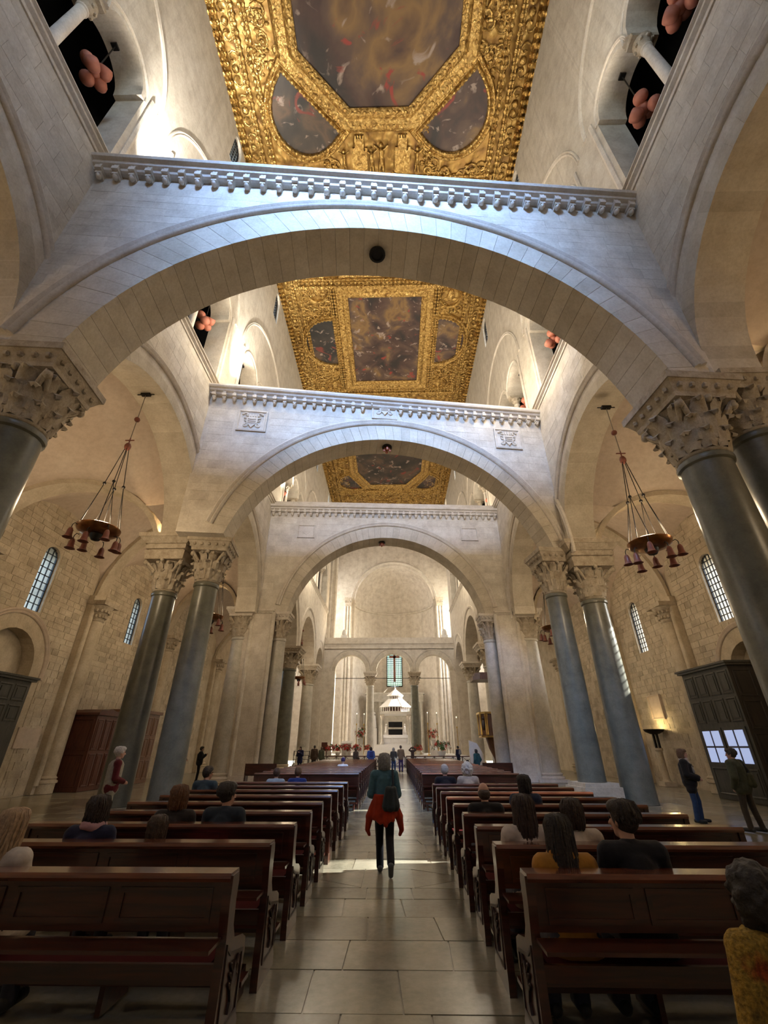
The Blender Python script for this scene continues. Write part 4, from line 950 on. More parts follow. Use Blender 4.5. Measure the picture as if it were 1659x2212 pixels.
# ---------------------------------------------------------------- pews
def pew_proto(L):
    m = MB(); prof = [(-0.07, 0), (0.46, 0), (0.46, 0.07), (0.42, 0.12), (0.43, 0.30), (0.47, 0.42), (0.45, 0.50), (0.36, 0.54), (0.16, 0.58), (0.10, 0.66), (0.085, 0.80), (0.10, 0.90), (0.08, 0.955), (-0.05, 0.955), (-0.055, 0.80), (-0.03, 0.62), (-0.04, 0.45), (-0.07, 0.12)]
    m.prism(prof, lambda y, z, d: (d, y, z), -0.03, 0.03); end = m.mesh('end_panel', M['wood'])
    m = MB()
    for sg in (-1, 1):
        x = sg * 0.03
        def Q(y, z, d, x=x, sg=sg): return (x + sg * d, y, z)
        m.mould([(0.02, 0.16), (0.36, 0.16), (0.38, 0.44), (0.10, 0.50), (0.02, 0.55)], [(0, 0), (0, 0.008), (0.02, 0.008), (0.02, 0)], Q, closed=True)
        m.prism([(0.16, 0.20), (0.25, 0.20), (0.22, 0.25), (0.27, 0.33), (0.21, 0.45), (0.15, 0.33), (0.19, 0.25)], Q, 0, 0.016)
        for k in range(3):
            for e in (-1, 1): m.cap((x + sg * 0.008, 0.205 + e * 0.02, 0.30 + 0.05 * k), (x + sg * 0.008, 0.205 + e * 0.075, 0.35 + 0.05 * k), 0.008, 0.013, 6)
    orn = m.mesh('carved_ornament', plain('dark carving', (0.03, 0.012, 0.008), 0.4))
    m = MB(); h = L / 2; m.prism([(-0.075, 0.925), (0.105, 0.925), (0.115, 0.945), (0.10, 0.972), (-0.07, 0.972), (-0.085, 0.945)], lambda y, z, d: (d, y, z), -h - 0.02, h + 0.02); rail = m.mesh('top_rail', M['wood_rail_lit'])
    m = MB(); m.box(-h, h, -0.035, 0.0, 0.66, 0.93)
    for k in range(4): m.mould([(-h + 0.06 + k * (L - 0.12) / 4 + 0.04, 0.70), (-h + 0.06 + (k + 1) * (L - 0.12) / 4 - 0.04, 0.70), (-h + 0.06 + (k + 1) * (L - 0.12) / 4 - 0.04, 0.89), (-h + 0.06 + k * (L - 0.12) / 4 + 0.04, 0.89)], [(0, 0), (0, 0.012), (-0.03, 0.012), (-0.03, 0)], lambda x, z, d: (x, -0.035 - d, z), closed=True)
    m.box(-h, h, -0.03, 0.0, 0.40, 0.50); back = m.mesh('backrest', M['wood'])
    m = MB(); m.box(-h, h, -0.02, 0.41, 0.42, 0.455); m.box(-h, h, 0.36, 0.39, 0.30, 0.42); seat = m.mesh('seat', M['wood'])
    m = MB(); m.box(-h + 0.08, h - 0.08, 0.03, 0.39, 0.457, 0.48); pad = m.mesh('seat_pad', M['velvet'])
    m = MB(); m.box(-h, h, -0.27, -0.04, 0.615, 0.635); shelf = m.mesh('book_shelf', M['wood'])
    m = MB(); m.box(-h, h, -0.46, -0.28, 0.17, 0.20)
    for k in range(4):
        x = -h + 0.1 + (L - 0.2) * k / 3; m.box(x - 0.02, x + 0.02, -0.45, -0.06, 0.0, 0.17)
    kn = m.mesh('kneeler', M['wood'])
    return end, orn, rail, back, seat, pad, shelf, kn
ORD = ['first', 'second', 'third', 'fourth', 'fifth', 'sixth', 'seventh', 'eighth', 'ninth', 'tenth', 'eleventh', 'twelfth', 'thirteenth', 'fourteenth', 'fifteenth', 'sixteenth', 'seventeenth', 'eighteenth', 'nineteenth', 'twentieth']
def pews(x0, x1, y0, n, step, label, group):
    L = x1 - x0; end, orn, rail, back, seat, pad, shelf, kn = pew_proto(L)
    for k in range(n):
        r = thing('pew', label % ORD[k], 'pew', ((x0 + x1) / 2, y0 + k * step, 0), 0, group)
        for sg in (-1, 1):
            e = link('end_panel', end, r, (sg * (L / 2 - 0.0), 0, 0)); link('carved_ornament', orn, e)
        for nm, me in (('top_rail', rail), ('backrest', back), ('seat', seat), ('seat_pad', pad), ('book_shelf', shelf), ('kneeler', kn)): link(nm, me, r)
pews(-3.72, -0.70, 3.87, 9, 1.065, 'dark wooden pew, %s row from the viewer in the near left block', 'pews of the near left block')
pews(1.38, 4.22, 3.90, 9, 1.0, 'dark wooden pew, %s row from the viewer in the near right block', 'pews of the near right block')
pews(-4.05, -0.70, 16.3, 16, 1.07, 'dark wooden pew, %s row of the far left block beyond the gap', 'pews of the far left block')
pews(1.38, 4.45, 16.3, 18, 1.07, 'dark wooden pew, %s row of the far right block beyond the gap', 'pews of the far right block')

# ---------------------------------------------------------------- chandeliers hanging from the arcade arches
M['dull_bulb'] = plain('unlit frosted bulb', (0.6, 0.55, 0.48), 0.3)
def chandelier(label, x, y, zt, zr, power, sc=1.0):
    t = thing('chandelier', label, 'chandelier', (x, y, zr)); H = zt - zr
    m = MB(); m.lathe([(0.0, -0.13), (0.30, -0.12), (0.52, -0.07), (0.60, 0.0), (0.63, 0.10), (0.60, 0.12), (0.56, 0.10), (0.54, 0.03), (0.45, -0.02), (0.0, -0.06)], 32); m.build('ring_dish', M['copper'], t, smooth=40)
    m = MB(); m.lathe([(0.0, -0.34), (0.12, -0.30), (0.18, -0.2), (0.20, -0.12)], 16); m.build('centre_boss', M['iron'], t, smooth=40)
    bm = MB(); bm.lathe([(0.03, 0.02), (0.05, 0.0), (0.075, -0.06), (0.085, -0.20), (0.11, -0.28), (0.15, -0.31), (0.14, -0.31), (0.10, -0.27), (0.07, -0.2), (0.06, -0.05)], 16); bell = bm.mesh('bell_shade', M['bell'], 40)
    bb = MB(); bb.ball((0, 0, -0.2), 0.045, 8, 6); bulb = bb.mesh('bulb', M['dull_bulb'])
    am = MB(); am.tube([(-0.12, 0, 0.17), (-0.05, 0, 0.2), (0, 0, 0.12), (0, 0, 0.0)], 0.012, 6); arm = am.mesh('shade_arm', M['iron'])
    for k in range(8):
        q = 2 * PI * k / 8 + 0.2; rr_ = 0.72 if k % 2 else 0.62; dz = -0.17 if k % 2 else -0.32
        b = link('bell_shade', bell, t, (rr_ * math.cos(q), rr_ * math.sin(q), dz), (0, 0, q)); link('bulb', bulb, b); link('shade_arm', arm, b)
    zc = H * 0.57; rm = MB(); bl = MB()
    for k in range(4):
        q = 2 * PI * k / 4 + 0.5; p1 = (0.57 * math.cos(q), 0.57 * math.sin(q), 0.1); p2 = (0.28 * math.cos(q), 0.28 * math.sin(q), zc * 0.52); p3 = (0.05 * math.cos(q), 0.05 * math.sin(q), zc)
        rm.tube([p1, p2], 0.012, 6); rm.tube([p2, p3], 0.012, 6); bl.ball(p2, 0.055, 8, 6)
        p4 = (0.57 * math.cos(q + 0.6), 0.57 * math.sin(q + 0.6), 0.1); rm.tube([p4, p2], 0.010, 6)
    rm.build('suspension_rods', M['iron'], t); bl.build('small_balls', M['iron'], t, smooth=60)
    m = MB(); m.lathe([(0, zc + 0.16), (0.07, zc + 0.14), (0.11, zc + 0.05), (0.10, zc - 0.05), (0.05, zc - 0.12), (0, zc - 0.13)], 14); m.box(-0.16, 0.16, -0.015, 0.015, zc + 0.28, zc + 0.31); m.box(-0.015, 0.015, -0.015, 0.015, zc + 0.1, zc + 0.4); m.build('junction_ball', M['bell'], t, smooth=40)
    m = MB(); m.tube([(0, 0, zc + 0.1), (0, 0, H)], 0.014, 6); m.build('cable', M['cable'], t)
    m = MB(); m.ball((0, 0, zc + (H - zc) * 0.5), 0.10, 10, 8); m.build('cable_ball', M['bell'], t, smooth=60)
    m = MB(); m.box(-0.17, 0.17, -0.07, 0.07, H - 0.06, H + 0.03); m.tube([(-0.32, 0, H - 0.02), (0.32, 0, H - 0.02)], 0.02, 6); m.build('ceiling_bracket', M['iron'], t)
    if power: light('arcade_fill', 'POINT', (x, y, zr + 0.45), power, (1.0, 0.76, 0.48), shadow_soft_size=0.25)  # added warm aisle fill; the chandelier's own bulbs are unlit
chandelier('copper ring chandelier with bell shades hanging in the near left arch', -8.85, 12.1, 13.52, 7.72, 260)
chandelier('copper ring chandelier with bell shades hanging in the near right arch', 8.45, 12.35, 12.80, 7.2, 260)
chandelier('smaller looking ring chandelier in the second left arch, seen between columns', -8.85, 21.8, 13.93, 7.5, 190)
chandelier('smaller looking ring chandelier in the second right arch, behind the columns', 8.75, 22.4, 13.7, 7.0, 190)
chandelier('far ring chandelier in the left arcade beyond the pier', -8.8, 44.9, 13.5, 7.6, 90)
chandelier('far ring chandelier in the right arcade above the pulpit', 8.8, 33.6, 14.0, 7.6, 90)
for sd in (-1, 1): light('aisle_fill', 'POINT', (sd * 12.0, 2.5, 7.5), 190, (1.0, 0.74, 0.45), shadow_soft_size=0.3)  # warm fill point in each aisle, no lamp fitted there
# small uplights on the capitals
def uplight(label, x, y, z, sd, power, target):
    t = thing('uplight', label, 'lamp', (x, y, z))
    m = MB(); m.box(-0.12, 0.12, -0.08, 0.08, 0.0, 0.05); m.build('base', M['iron'], t)
    m = MB(); m.lathe([(0.06, 0.05), (0.10, 0.12), (0.12, 0.26), (0.11, 0.26), (0.08, 0.14), (0.0, 0.12)], 12); m.build('lamp_head', M['iron'], t, smooth=40)
    light('uplight_beam', 'SPOT', (x + sd * 0.15, y, z + 0.32), power, (1.0, 0.70, 0.38), target, spot_size=2.6, spot_blend=0.8, shadow_soft_size=0.12)
uplight('small uplight on the left pair\'s outer capital, aisle side', -9.6, 16.9, 9.5, -1, 110, (-12, 15, 16))
uplight('small uplight on the right pair\'s outer capital, aisle side', 9.7, 17.95, 9.5, 1, 110, (12, 16, 16))
uplight('small uplight on the capital at the left edge, aisle side', -9.55, 6.95, 9.5, -1, 110, (-12, 9, 16))
uplight('small uplight on the capital at the right edge, aisle side', 9.65, 8.2, 9.5, 1, 110, (12, 10, 16))
uplight('small uplight behind the left pier capital', -9.85, 27.5, 9.5, -1, 90, (-12, 24, 16))
uplight('small uplight behind the right pier capital', 9.85, 28.2, 9.5, 1, 90, (12, 24, 16))
uplight('small uplight on the dark far left capital', -9.75, 40.05, 9.5, -1, 90, (-11, 42, 16))
# terracotta floodlight clusters hanging in the gallery openings
def floodlight(label, sd, y, z, power, target, fill=0.5):
    x = sd * 8.75; t = thing('floodlight', label, 'lamp', (x, y, z), 0, 'floodlights of the galleries')
    m = MB(); m.tube([(0, 0, 0.2), (0, 0, 22.55 - z)], 0.022, 6); m.box(-0.1, 0.1, -0.1, 0.1, 22.50 - z, 22.58 - z); m.build('hanger', M['iron'], t)
    hm = MB(); hm.lathe([(0.0, -0.2), (0.10, -0.18), (0.17, -0.11), (0.205, 0.0), (0.205, 0.10), (0.18, 0.17), (0.16, 0.17), (0.15, 0.1), (0.0, 0.08)], 16); head = hm.mesh('lamp_head', M['terra'], 50)
    for k in range(5):
        q = 2 * PI * k / 5 + 0.3; link('lamp_head', head, t, (0.24 * math.cos(q), 0.30 * math.sin(q), 0.24 * math.sin(2 * q)), (0.9 * math.sin(q + 0.5), -0.9 * math.cos(q + 0.5) * -1, 0))
    m = MB(); m.ball((0, 0, 0.05), 0.2, 10, 8); m.build('hub', M['terra'], t, smooth=60)
    if power: light('floodlight_beam', 'SPOT', (x - sd * 1.5, y, z + 0.35), power, (1.0, 0.90, 0.74), target, spot_size=2.5, spot_blend=0.9, shadow_soft_size=0.3)
    if power: light('nave_fill', 'POINT', (x - sd * 2.8, y, z - 1.4), power * fill, (1.0, 0.86, 0.66), shadow_soft_size=0.4)  # added warm fill set out in the nave, away from the cluster
FL = 800
floodlight('terracotta lamp cluster in the left gallery arch above the nearest transverse arch', -1, 5.11, 20.35, FL * 0.8, (3, 5.5, 33), 0.05)
floodlight('terracotta lamp cluster in the right gallery arch above the nearest transverse arch', 1, 6.19, 19.85, FL * 0.8, (-3, 6, 33), 0.05)
floodlight('terracotta lamp cluster at the top right edge, one gallery arch nearer', 1, 4.07, 20.1, 0, (0, 0, 0))
floodlight('terracotta lamp cluster in the left gallery, seen under the nearest arch', -1, 14.15, 20.3, FL, (3, 14, 33))
floodlight('terracotta lamp cluster in the right gallery, seen under the nearest arch', 1, 15.15, 19.8, FL, (-3, 14, 33))
floodlight('terracotta lamp cluster in the lancet of the left wall before the middle arch', -1, 19.07, 20.2, FL, (3, 22, 33))
floodlight('terracotta lamp cluster in the lancet of the right wall before the middle arch', 1, 20.07, 19.9, FL, (-3, 22, 33))
floodlight('small distant lamp cluster in the far left gallery', -1, 30.67, 20.2, FL, (3, 34, 33))
floodlight('small distant lamp cluster in the far right gallery', 1, 31.17, 19.9, FL, (-3, 34, 33))

floodlight('added distant lamp cluster lighting the chancel, far left arcade', -1, 42.0, 20.2, 1200, (0, 50, 18))  # extra pair of clusters added to brighten the far bays and chancel screen
floodlight('added distant lamp cluster lighting the chancel, far right arcade', 1, 42.5, 20.2, 1200, (0, 50, 18))
# wall washers standing on the cornices, against the left wall
for yy, lb, pw, ty in ((7.05, 'nearest', 11000, 7.9), (16.3, 'middle', 8000, 18.2), (28.0, 'farthest', 3000, 30.0)):
    t = thing('wall_washer', 'small floodlight lying on the %s transverse arch by the left wall' % lb, 'lamp', (-7.3, yy, 17.41))
    m = MB(); m.box(-0.15, 0.15, -0.1, 0.1, 0, 0.14); m.build('housing', M['iron'], t)
    light('wall_washer_beam', 'SPOT', (-7.25, yy, 17.75), pw, (1.0, 0.96, 0.88), (-8.3, ty, 26.5), spot_size=0.75, spot_blend=1.0, shadow_soft_size=0.1)
# ---------------------------------------------------------------- wooden vestibules and confessional
def panelled(m, face, u0, u1, z0, z1, nu, nz, d=0.02, inset=0.06):
    for i in range(nu):
        for j in range(nz):
            a, b = u0 + (u1 - u0) * i / nu + inset, u0 + (u1 - u0) * (i + 1) / nu - inset; c, e = z0 + (z1 - z0) * j / nz + inset, z0 + (z1 - z0) * (j + 1) / nz - inset
            m.mould([(a, c), (b, c), (b, e), (a, e)], [(0, 0), (0, d), (-0.04, d * 1.4), (-0.07, 0.0)], face, closed=True)
            m.prism([(a + 0.12, c + 0.12), (b - 0.12, c + 0.12), (b - 0.12, e - 0.12), (a + 0.12, e - 0.12)], face, 0, d)
def vestibule(label, sd, xf, y0, y1, h, mat, side_mat, glazed):
    t = thing('wooden_vestibule', label, 'vestibule', (sd * (xf + 14.5) / 2, (y0 + y1) / 2, 0)); D = (14.48 - xf) / 2; W = (y1 - y0) / 2
    m = MB(); m.box(-D, D, -W, W, 0, h - 0.12); m.build('body', M[mat], t)
    m = MB(); m.box(-D - 0.12, D, -W - 0.12, W + 0.12, h - 0.12, h - 0.04) if sd > 0 else m.box(-D, D + 0.12, -W - 0.12, W + 0.12, h - 0.12, h - 0.04)
    m.box(*sorted((-sd * (D + 0.17), sd * D)), -W - 0.17, W + 0.17, h - 0.04, h + 0.03); m.build('cornice', M[mat], t)
    F = lambda u, z, d: (-sd * (D + d), u, z)
    m = MB(); panelled(m, F, -W + 0.05, W - 0.05, 2.45, h - 0.2, 4, 2); panelled(m, F, -W + 0.05, W - 0.05, h - 1.0, h - 0.95, 1, 1) if False else None
    m.build('front_panels', M[mat], t)
    m = MB(); G = lambda u, z, d: (u, -W - d, z); panelled(m, G, -D + 0.05, D - 0.05, 0.1, h - 0.2, 2, 4); m.build('side_panels', M[side_mat], t)
    m = MB(); m.box(-D - 0.001, D + 0.001, -W - 0.006, -W + 0.01, 0.0, h - 0.12); m.build('dark_side', M[side_mat], t)
    for k in range(2):
        a, b = (-W + 0.15, -0.03) if k == 0 else (0.03, W - 0.15)
        m = MB(); m.prism([(a, 0.03), (b, 0.03), (b, 2.35), (a, 2.35)], F, 0.0, 0.035); panelled(m, lambda u, z, d: F(u, z, d + 0.035), a, b, 0.1, 1.1, 1, 1); d_ = m.build('door', M[mat], t)
        if glazed:
            for i in range(2):
                for z0, z1 in ((1.2, 1.68), (1.74, 2.25)):
                    ua, ub = a + 0.14 + i * (b - a - 0.16) / 2, a + 0.04 + (i + 1) * (b - a - 0.16) / 2
                    q = MB(); q.prism([(ua, z0), (ub, z0), (ub, z1), (ua, z1)], F, 0.03, 0.05); q.build('lit_pane', M['lit'], d_)
        q = MB(); q.ball(F(b - 0.07 if k == 0 else a + 0.07, 1.12, 0.09), 0.035, 8, 6); q.build('door_knob', M['brass'], d_)
    return t
M['lit'] = emit('daylit door pane', (0.50, 0.62, 1.0), 0.42)
vestibule('tall grey panelled door vestibule with lit panes, right wall', 1, 12.78, 16.95, 19.75, 4.5, 'wood_grey', 'wood_black', True)
vestibule('dark grey door vestibule cut by the left edge, below the niche', -1, 13.3, 14.3, 17.25, 4.0, 'wood_grey', 'wood_black', False)
t = thing('confessional', 'dark red wooden confessional against the left aisle wall', 'confessional', (-13.75, 22.6, 0))
m = MB(); m.box(-0.72, 0.6, -0.95, 0.95, 0.0, 3.0); m.build('body', M['wood_red'], t)
m = MB(); m.box(-0.74, 0.72, -1.05, 1.05, 3.0, 3.1); m.prism([(-1.0, 3.1), (1.0, 3.1), (0.8, 3.22), (0.35, 3.22), (0.0, 3.3), (-0.35, 3.22), (-0.8, 3.22)], lambda u, z, d: (d, u, z), -0.72, 0.66); m.build('cornice', M['wood_red'], t)
m = MB(); panelled(m, lambda u, z, d: (0.6 + d, u, z), -0.9, 0.9, 0.1, 2.9, 3, 2); panelled(m, lambda u, z, d: (u, -0.95 - d, z), -0.7, 0.58, 0.1, 2.9, 1, 2); m.build('panels', M['wood_red'], t)
t = thing('door_screen', 'carved brown wooden door screen seen between the left pair of columns', 'door', (-13.6, 26.1, 0))
m = MB(); m.box(-0.85, 0.5, -1.3, 1.3, 0.0, 3.3); m.build('body', M['wood_brown'], t)
m = MB(); m.box(-0.87, 0.62, -1.4, 1.4, 3.3, 3.45); m.build('cornice', M['wood_brown'], t)
m = MB(); panelled(m, lambda u, z, d: (0.5 + d, u, z), -1.25, 1.25, 0.1, 3.2, 4, 3); panelled(m, lambda u, z, d: (u, -1.3 - d, z), -0.8, 0.48, 0.1, 3.2, 2, 3); m.build('carved_panels', M['wood_brown'], t)
m = MB(); m.box(-14.5, -14.44, 18.9, 20.15, 1.65, 2.4); tag(m.build('wall_plaque', M['vault']), 'pale blank stone plaque on the left aisle wall beside the vestibule', 'plaque')
m = MB(); m.box(14.44, 14.5, 24.75, 25.95, 2.95, 4.15); m.mould([(24.75, 2.95), (25.95, 2.95), (25.95, 4.15), (24.75, 4.15)], [(0, 0), (0, 0.06), (-0.06, 0.06), (-0.06, 0)], lambda u, z, h: (14.44 - h, u, z), closed=True); tag(m.build('wall_plaque', M['vault']), 'square framed stone plaque above the lit bowl, right aisle wall', 'plaque')
# lit bowl on a tall stand
t = thing('floor_uplighter', 'tall stand with a lit shallow bowl by the right aisle wall', 'lamp', (13.95, 25.3, 0))
m = MB(); m.box(-0.3, 0.3, -0.3, 0.3, 0, 0.2); m.lathe([(0.22, 0.2), (0.16, 0.3), (0.14, 1.5), (0.2, 1.55), (0.2, 1.65)], 14); m.build('pedestal', M['aisle'], t, smooth=40)
m = MB()
for sg in (-1, 1): m.box(-0.05, 0.05, sg * 0.16 - 0.05, sg * 0.16 + 0.05, 1.65, 2.3)
m.build('stem', M['iron'], t)
m = MB(); m.lathe([(0.0, 2.27), (0.2, 2.28), (0.42, 2.38), (0.5, 2.5), (0.48, 2.5), (0.38, 2.42), (0.0, 2.34)], 20); m.build('bowl', M['iron'], t, smooth=40)
m = MB(); m.ball((0, 0, 2.42), 0.09, 8, 6); m.build('bulb', M['bulb'], t)
light('bowl_glow', 'POINT', (13.9, 25.3, 2.62), 30, (1.0, 0.75, 0.32), shadow_soft_size=0.1)
t = thing('sign_post', 'slim white sign post with a small notice beside right pier', 'sign', (8.95, 23.1, 0))
m = MB(); m.lathe([(0.2, 0), (0.2, 0.03), (0.05, 0.05), (0.045, 1.65), (0, 1.67)], 12); m.build('post', M['white'], t, smooth=40)
m = MB(); m.box(0.02, 0.26, -0.03, -0.01, 0.95, 1.3); m.build('notice', M['paper'], t)
m = MB(); m.box(-9.95, -9.85, 26.6, 26.75, 0, 0.01)

# ---------------------------------------------------------------- pulpit
t = thing('pulpit', 'carved gilded wooden pulpit with canopy at the right pier', 'pulpit', (6.95, 32.0, 0))
m = MB(); s8 = [(-0.72, 0.65), (-0.72, -0.35), (-0.45, -0.72), (0.45, -0.72), (0.72, -0.35), (0.72, 0.65)]
m.prism(s8, lambda a, b, d: (a, b, d), 2.3, 3.6); m.build('parapet', M['wood_brown'], t)
m = MB(); m.prism([(a * 1.12, b * 1.12) for a, b in s8], lambda a, b, d: (a, b, d), 3.6, 3.72); m.prism([(a * 1.06, b * 1.06) for a, b in s8], lambda a, b, d: (a, b, d), 2.22, 2.32); m.build('mouldings', M['brass'], t)
m = MB()
for i in range(len(s8) - 1):
    p, q = Vector(s8[i]), Vector(s8[i + 1])
    for f in (0.08, 0.92): c = p.lerp(q, f) * 1.03; m.lathe([(0.05, 2.35), (0.06, 2.45), (0.04, 2.5), (0.05, 3.4), (0.07, 3.5), (0.07, 3.58)], 8, (c.x, c.y, 0))
m.build('gilded_colonnettes', M['brass'], t, smooth=40)
m = MB()
for i in range(1, 4):
    p, q = Vector(s8[i]), Vector(s8[i + 1]); c = (p + q) / 2 * 1.02; m.ball((c.x, c.y, 2.95), 0.16, 10, 8, (0.8, 0.8, 2.0)); m.ball((c.x, c.y, 3.33), 0.09, 8, 6)
m.build('carved_saints', plain('dark carved wood', (0.07, 0.045, 0.025), 0.5), t, smooth=60)
m = MB(); m.lathe([(0.25, 0.0), (0.3, 0.1), (0.2, 0.3), (0.22, 1.0), (0.5, 1.6), (0.66, 2.22)], 14, (0.2, 0, 0)); m.build('pedestal', M['wood_brown'], t, smooth=40)
m = MB(); m.box(0.55, 0.75, 0.2, 0.65, 2.3, 5.7); m.build('back_post', M['wood_brown'], t)
m = MB(); m.prism([(a * 1.4, b * 1.4) for a, b in s8], lambda a, b, d: (a, b, d), 5.7, 5.95); m.prism([(a * 1.25, b * 1.25) for a, b in s8], lambda a, b, d: (a, b, d), 5.95, 6.15); m.build('canopy', M['wood_brown'], t)
m = MB(); m.prism([(0, 0), (1.1, 0), (1.0, 1.2), (0.55, 1.9), (0, 2.1)], lambda a, b, d: (a, d, b), 0, 0.3); o = tag(m.build('stair_flank', M['white']), 'white curved marble stair flank left of the pulpit foot', 'stair'); o.location = (6.0, 36.0, 0.0)

# ---------------------------------------------------------------- altar, ciborium and chancel furnishings
FZ = 0.86
m = MB()
for k in range(6): m.box(-2.6 + 0.2 * k, 4.0 - 0.2 * k, 57.4 + 0.3 * k, 64.5, FZ + 0.17 * k, FZ + 0.17 * (k + 1))
tag(m.build('altar_steps', M['white']), 'pale marble steps rising to the main altar', 'steps')
AZ = FZ + 1.02
t = thing('ciborium', 'white octagonal two-tiered marble canopy over the altar', 'ciborium', (0.72, 61.2, AZ)); z = 3.35
for sx in (-1, 1):
    for sy in (-1, 1):
        m = MB(); m.lathe([(0.24, 0), (0.24, 0.15), (0.17, 0.25), (0.15, 0.35), (0.135, 2.7), (0.17, 2.75)], 14); c_ = m.build('column', M['petal_marble'] if 'petal_marble' in M else M['column_pale'], t, smooth=40, loc=(sx * 1.65, sy * 1.5, 0))
        m = MB(); m.lathe([(0.15, 2.75), (0.2, 2.95), (0.27, 3.15)], 12); m.box(-0.27, 0.27, -0.27, 0.27, 3.15, 3.32); m.build('column_capital', M['trim'], c_, smooth=40)
m = MB(); m.box(-1.95, 1.95, -1.8, 1.8, z, z + 0.3); m.build('entablature', M['white'], t)
def octo(m, r0, z0, r1, z1): m.lathe([(r0, z0), (r1, z1)], 8, (0, 0, 0), PI / 8, 2 * PI + PI / 8)
m = MB(); octo(m, 2.15, z + 0.9, 1.0, z + 1.85); octo(m, 1.15, z + 2.25, 0.08, z + 3.05); octo(m, 2.15, z + 0.84, 2.15, z + 0.9); octo(m, 1.15, z + 2.2, 1.15, z + 2.25); octo(m, 1.9, z + 0.3, 1.9, z + 0.36); m.ball((0, 0, z + 3.15), 0.12, 8, 6); m.tube([(0, 0, z + 3.2), (0, 0, z + 3.6)], 0.03, 6)
for k in range(8):
    q = PI / 8 + k * PI / 4; m.tube([(2.15 * math.cos(q), 2.15 * math.sin(q), z + 0.91), (1.0 * math.cos(q), 1.0 * math.sin(q), z + 1.86)], 0.035, 5); m.tube([(1.15 * math.cos(q), 1.15 * math.sin(q), z + 2.26), (0.08 * math.cos(q), 0.08 * math.sin(q), z + 3.05)], 0.03, 5)
m.build('roof', M['white'], t)
def ringcols(m, r, z0, z1, per, rad):
    for k in range(8):
        p = Vector((r * math.cos(PI / 8 + k * PI / 4), r * math.sin(PI / 8 + k * PI / 4))); q = Vector((r * math.cos(PI / 8 + (k + 1) * PI / 4), r * math.sin(PI / 8 + (k + 1) * PI / 4)))
        for i in range(per): c = p.lerp(q, i / per); m.lathe([(rad * 1.5, z0), (rad, z0 + 0.05), (rad, z1 - 0.08), (rad * 1.7, z1)], 7, (c.x, c.y, 0))
m = MB(); ringcols(m, 1.85, z + 0.36, z + 0.86, 4, 0.06); m.build('lower_colonnade', M['white'], t, smooth=40)
m = MB(); ringcols(m, 0.95, z + 1.83, z + 2.22, 3, 0.05); m.build('upper_colonnade', M['white'], t, smooth=40)
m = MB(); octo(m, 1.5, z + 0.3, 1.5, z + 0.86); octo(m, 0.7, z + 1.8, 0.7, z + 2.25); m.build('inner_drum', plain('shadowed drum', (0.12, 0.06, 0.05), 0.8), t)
t = thing('altar', 'white marble altar under a white cloth in the ciborium', 'altar', (0.72, 60.2, AZ))
m = MB(); m.box(-1.5, 1.5, -0.45, 0.45, 0, 0.95); panelled(m, lambda u, zz, d: (u, -0.45 - d, zz), -1.4, 1.4, 0.1, 0.9, 3, 1); m.build('altar_block', M['white'], t)
m = MB(); m.box(-1.75, 1.75, -0.55, 0.55, 0.95, 1.05); m.box(-1.75, 1.75, -0.56, -0.54, 0.72, 1.05)
for e in (-1.75, 1.72): m.box(e, e + 0.03, -0.55, 0.55, 0.45, 1.05)
m.build('altar_cloth', M['cloth'], t)
t = thing('tomb_monument', 'dark recessed marble tomb behind the altar', 'monument', (0.72, 62.4, AZ))
m = MB(); m.box(-1.45, 1.45, -0.3, 0.3, 0, 1.5); m.build('base', M['white'], t)
m = MB(); m.box(-0.9, 0.9, -0.34, -0.3, 0.9, 2.6); m.build('recess_shade', M['black'], t)  # black slab painted in for the shade of the tomb opening
m = MB(); m.box(-1.0, 1.0, -0.45, -0.2, 1.75, 1.95); m.build('lintel', M['column_pale'], t)
for sg in (-1, 1):
    m = MB(); m.cap((sg * 1.15, -0.3, 1.5), (sg * 1.15, -0.3, 2.0), 0.24, 0.16); m.ball((sg * 1.15, -0.3, 2.25), 0.14, 8, 6); m.build('kneeling_statue', M['white'], t, smooth=60)
t = thing('wall_monument', 'grey carved marble monument with frieze at back of apse', 'monument', (0.72, 69.5, FZ))
m = MB(); m.box(-4.2, 4.2, -0.4, 0.4, 6.6, 7.6)
for k in range(9): m.box(-4.0 + 1.0 * k - 0.18, -4.0 + 1.0 * k + 0.18, -0.5, -0.38, 6.75, 7.3)
m.box(-4.4, 4.4, -0.5, 0.5, 7.6, 7.85); m.build('frieze', M['column_pale'], t)
for x in (-3.9, -2.2, 2.2, 3.9): m = MB(); m.lathe([(0.3, 0), (0.25, 0.3), (0.22, 6.2), (0.35, 6.6)], 12); m.build('column', M['column_pale'], t, smooth=40, loc=(x, 0, 0))
m = MB(); m.box(-4.2, 4.2, 0.3, 0.4, 0, 6.6); m.build('back_slab', M['column_pale'], t)
for x in (-3.05, 3.05):
    m = MB(); m.cap((x, -0.1, 3.4), (x, -0.1, 4.6), 0.38, 0.25); m.ball((x, -0.1, 5.05), 0.2, 8, 6); m.box(x - 0.4, x + 0.4, -0.3, 0.2, 0, 3.1); m.build('standing_statue', M['white'], t, smooth=60)
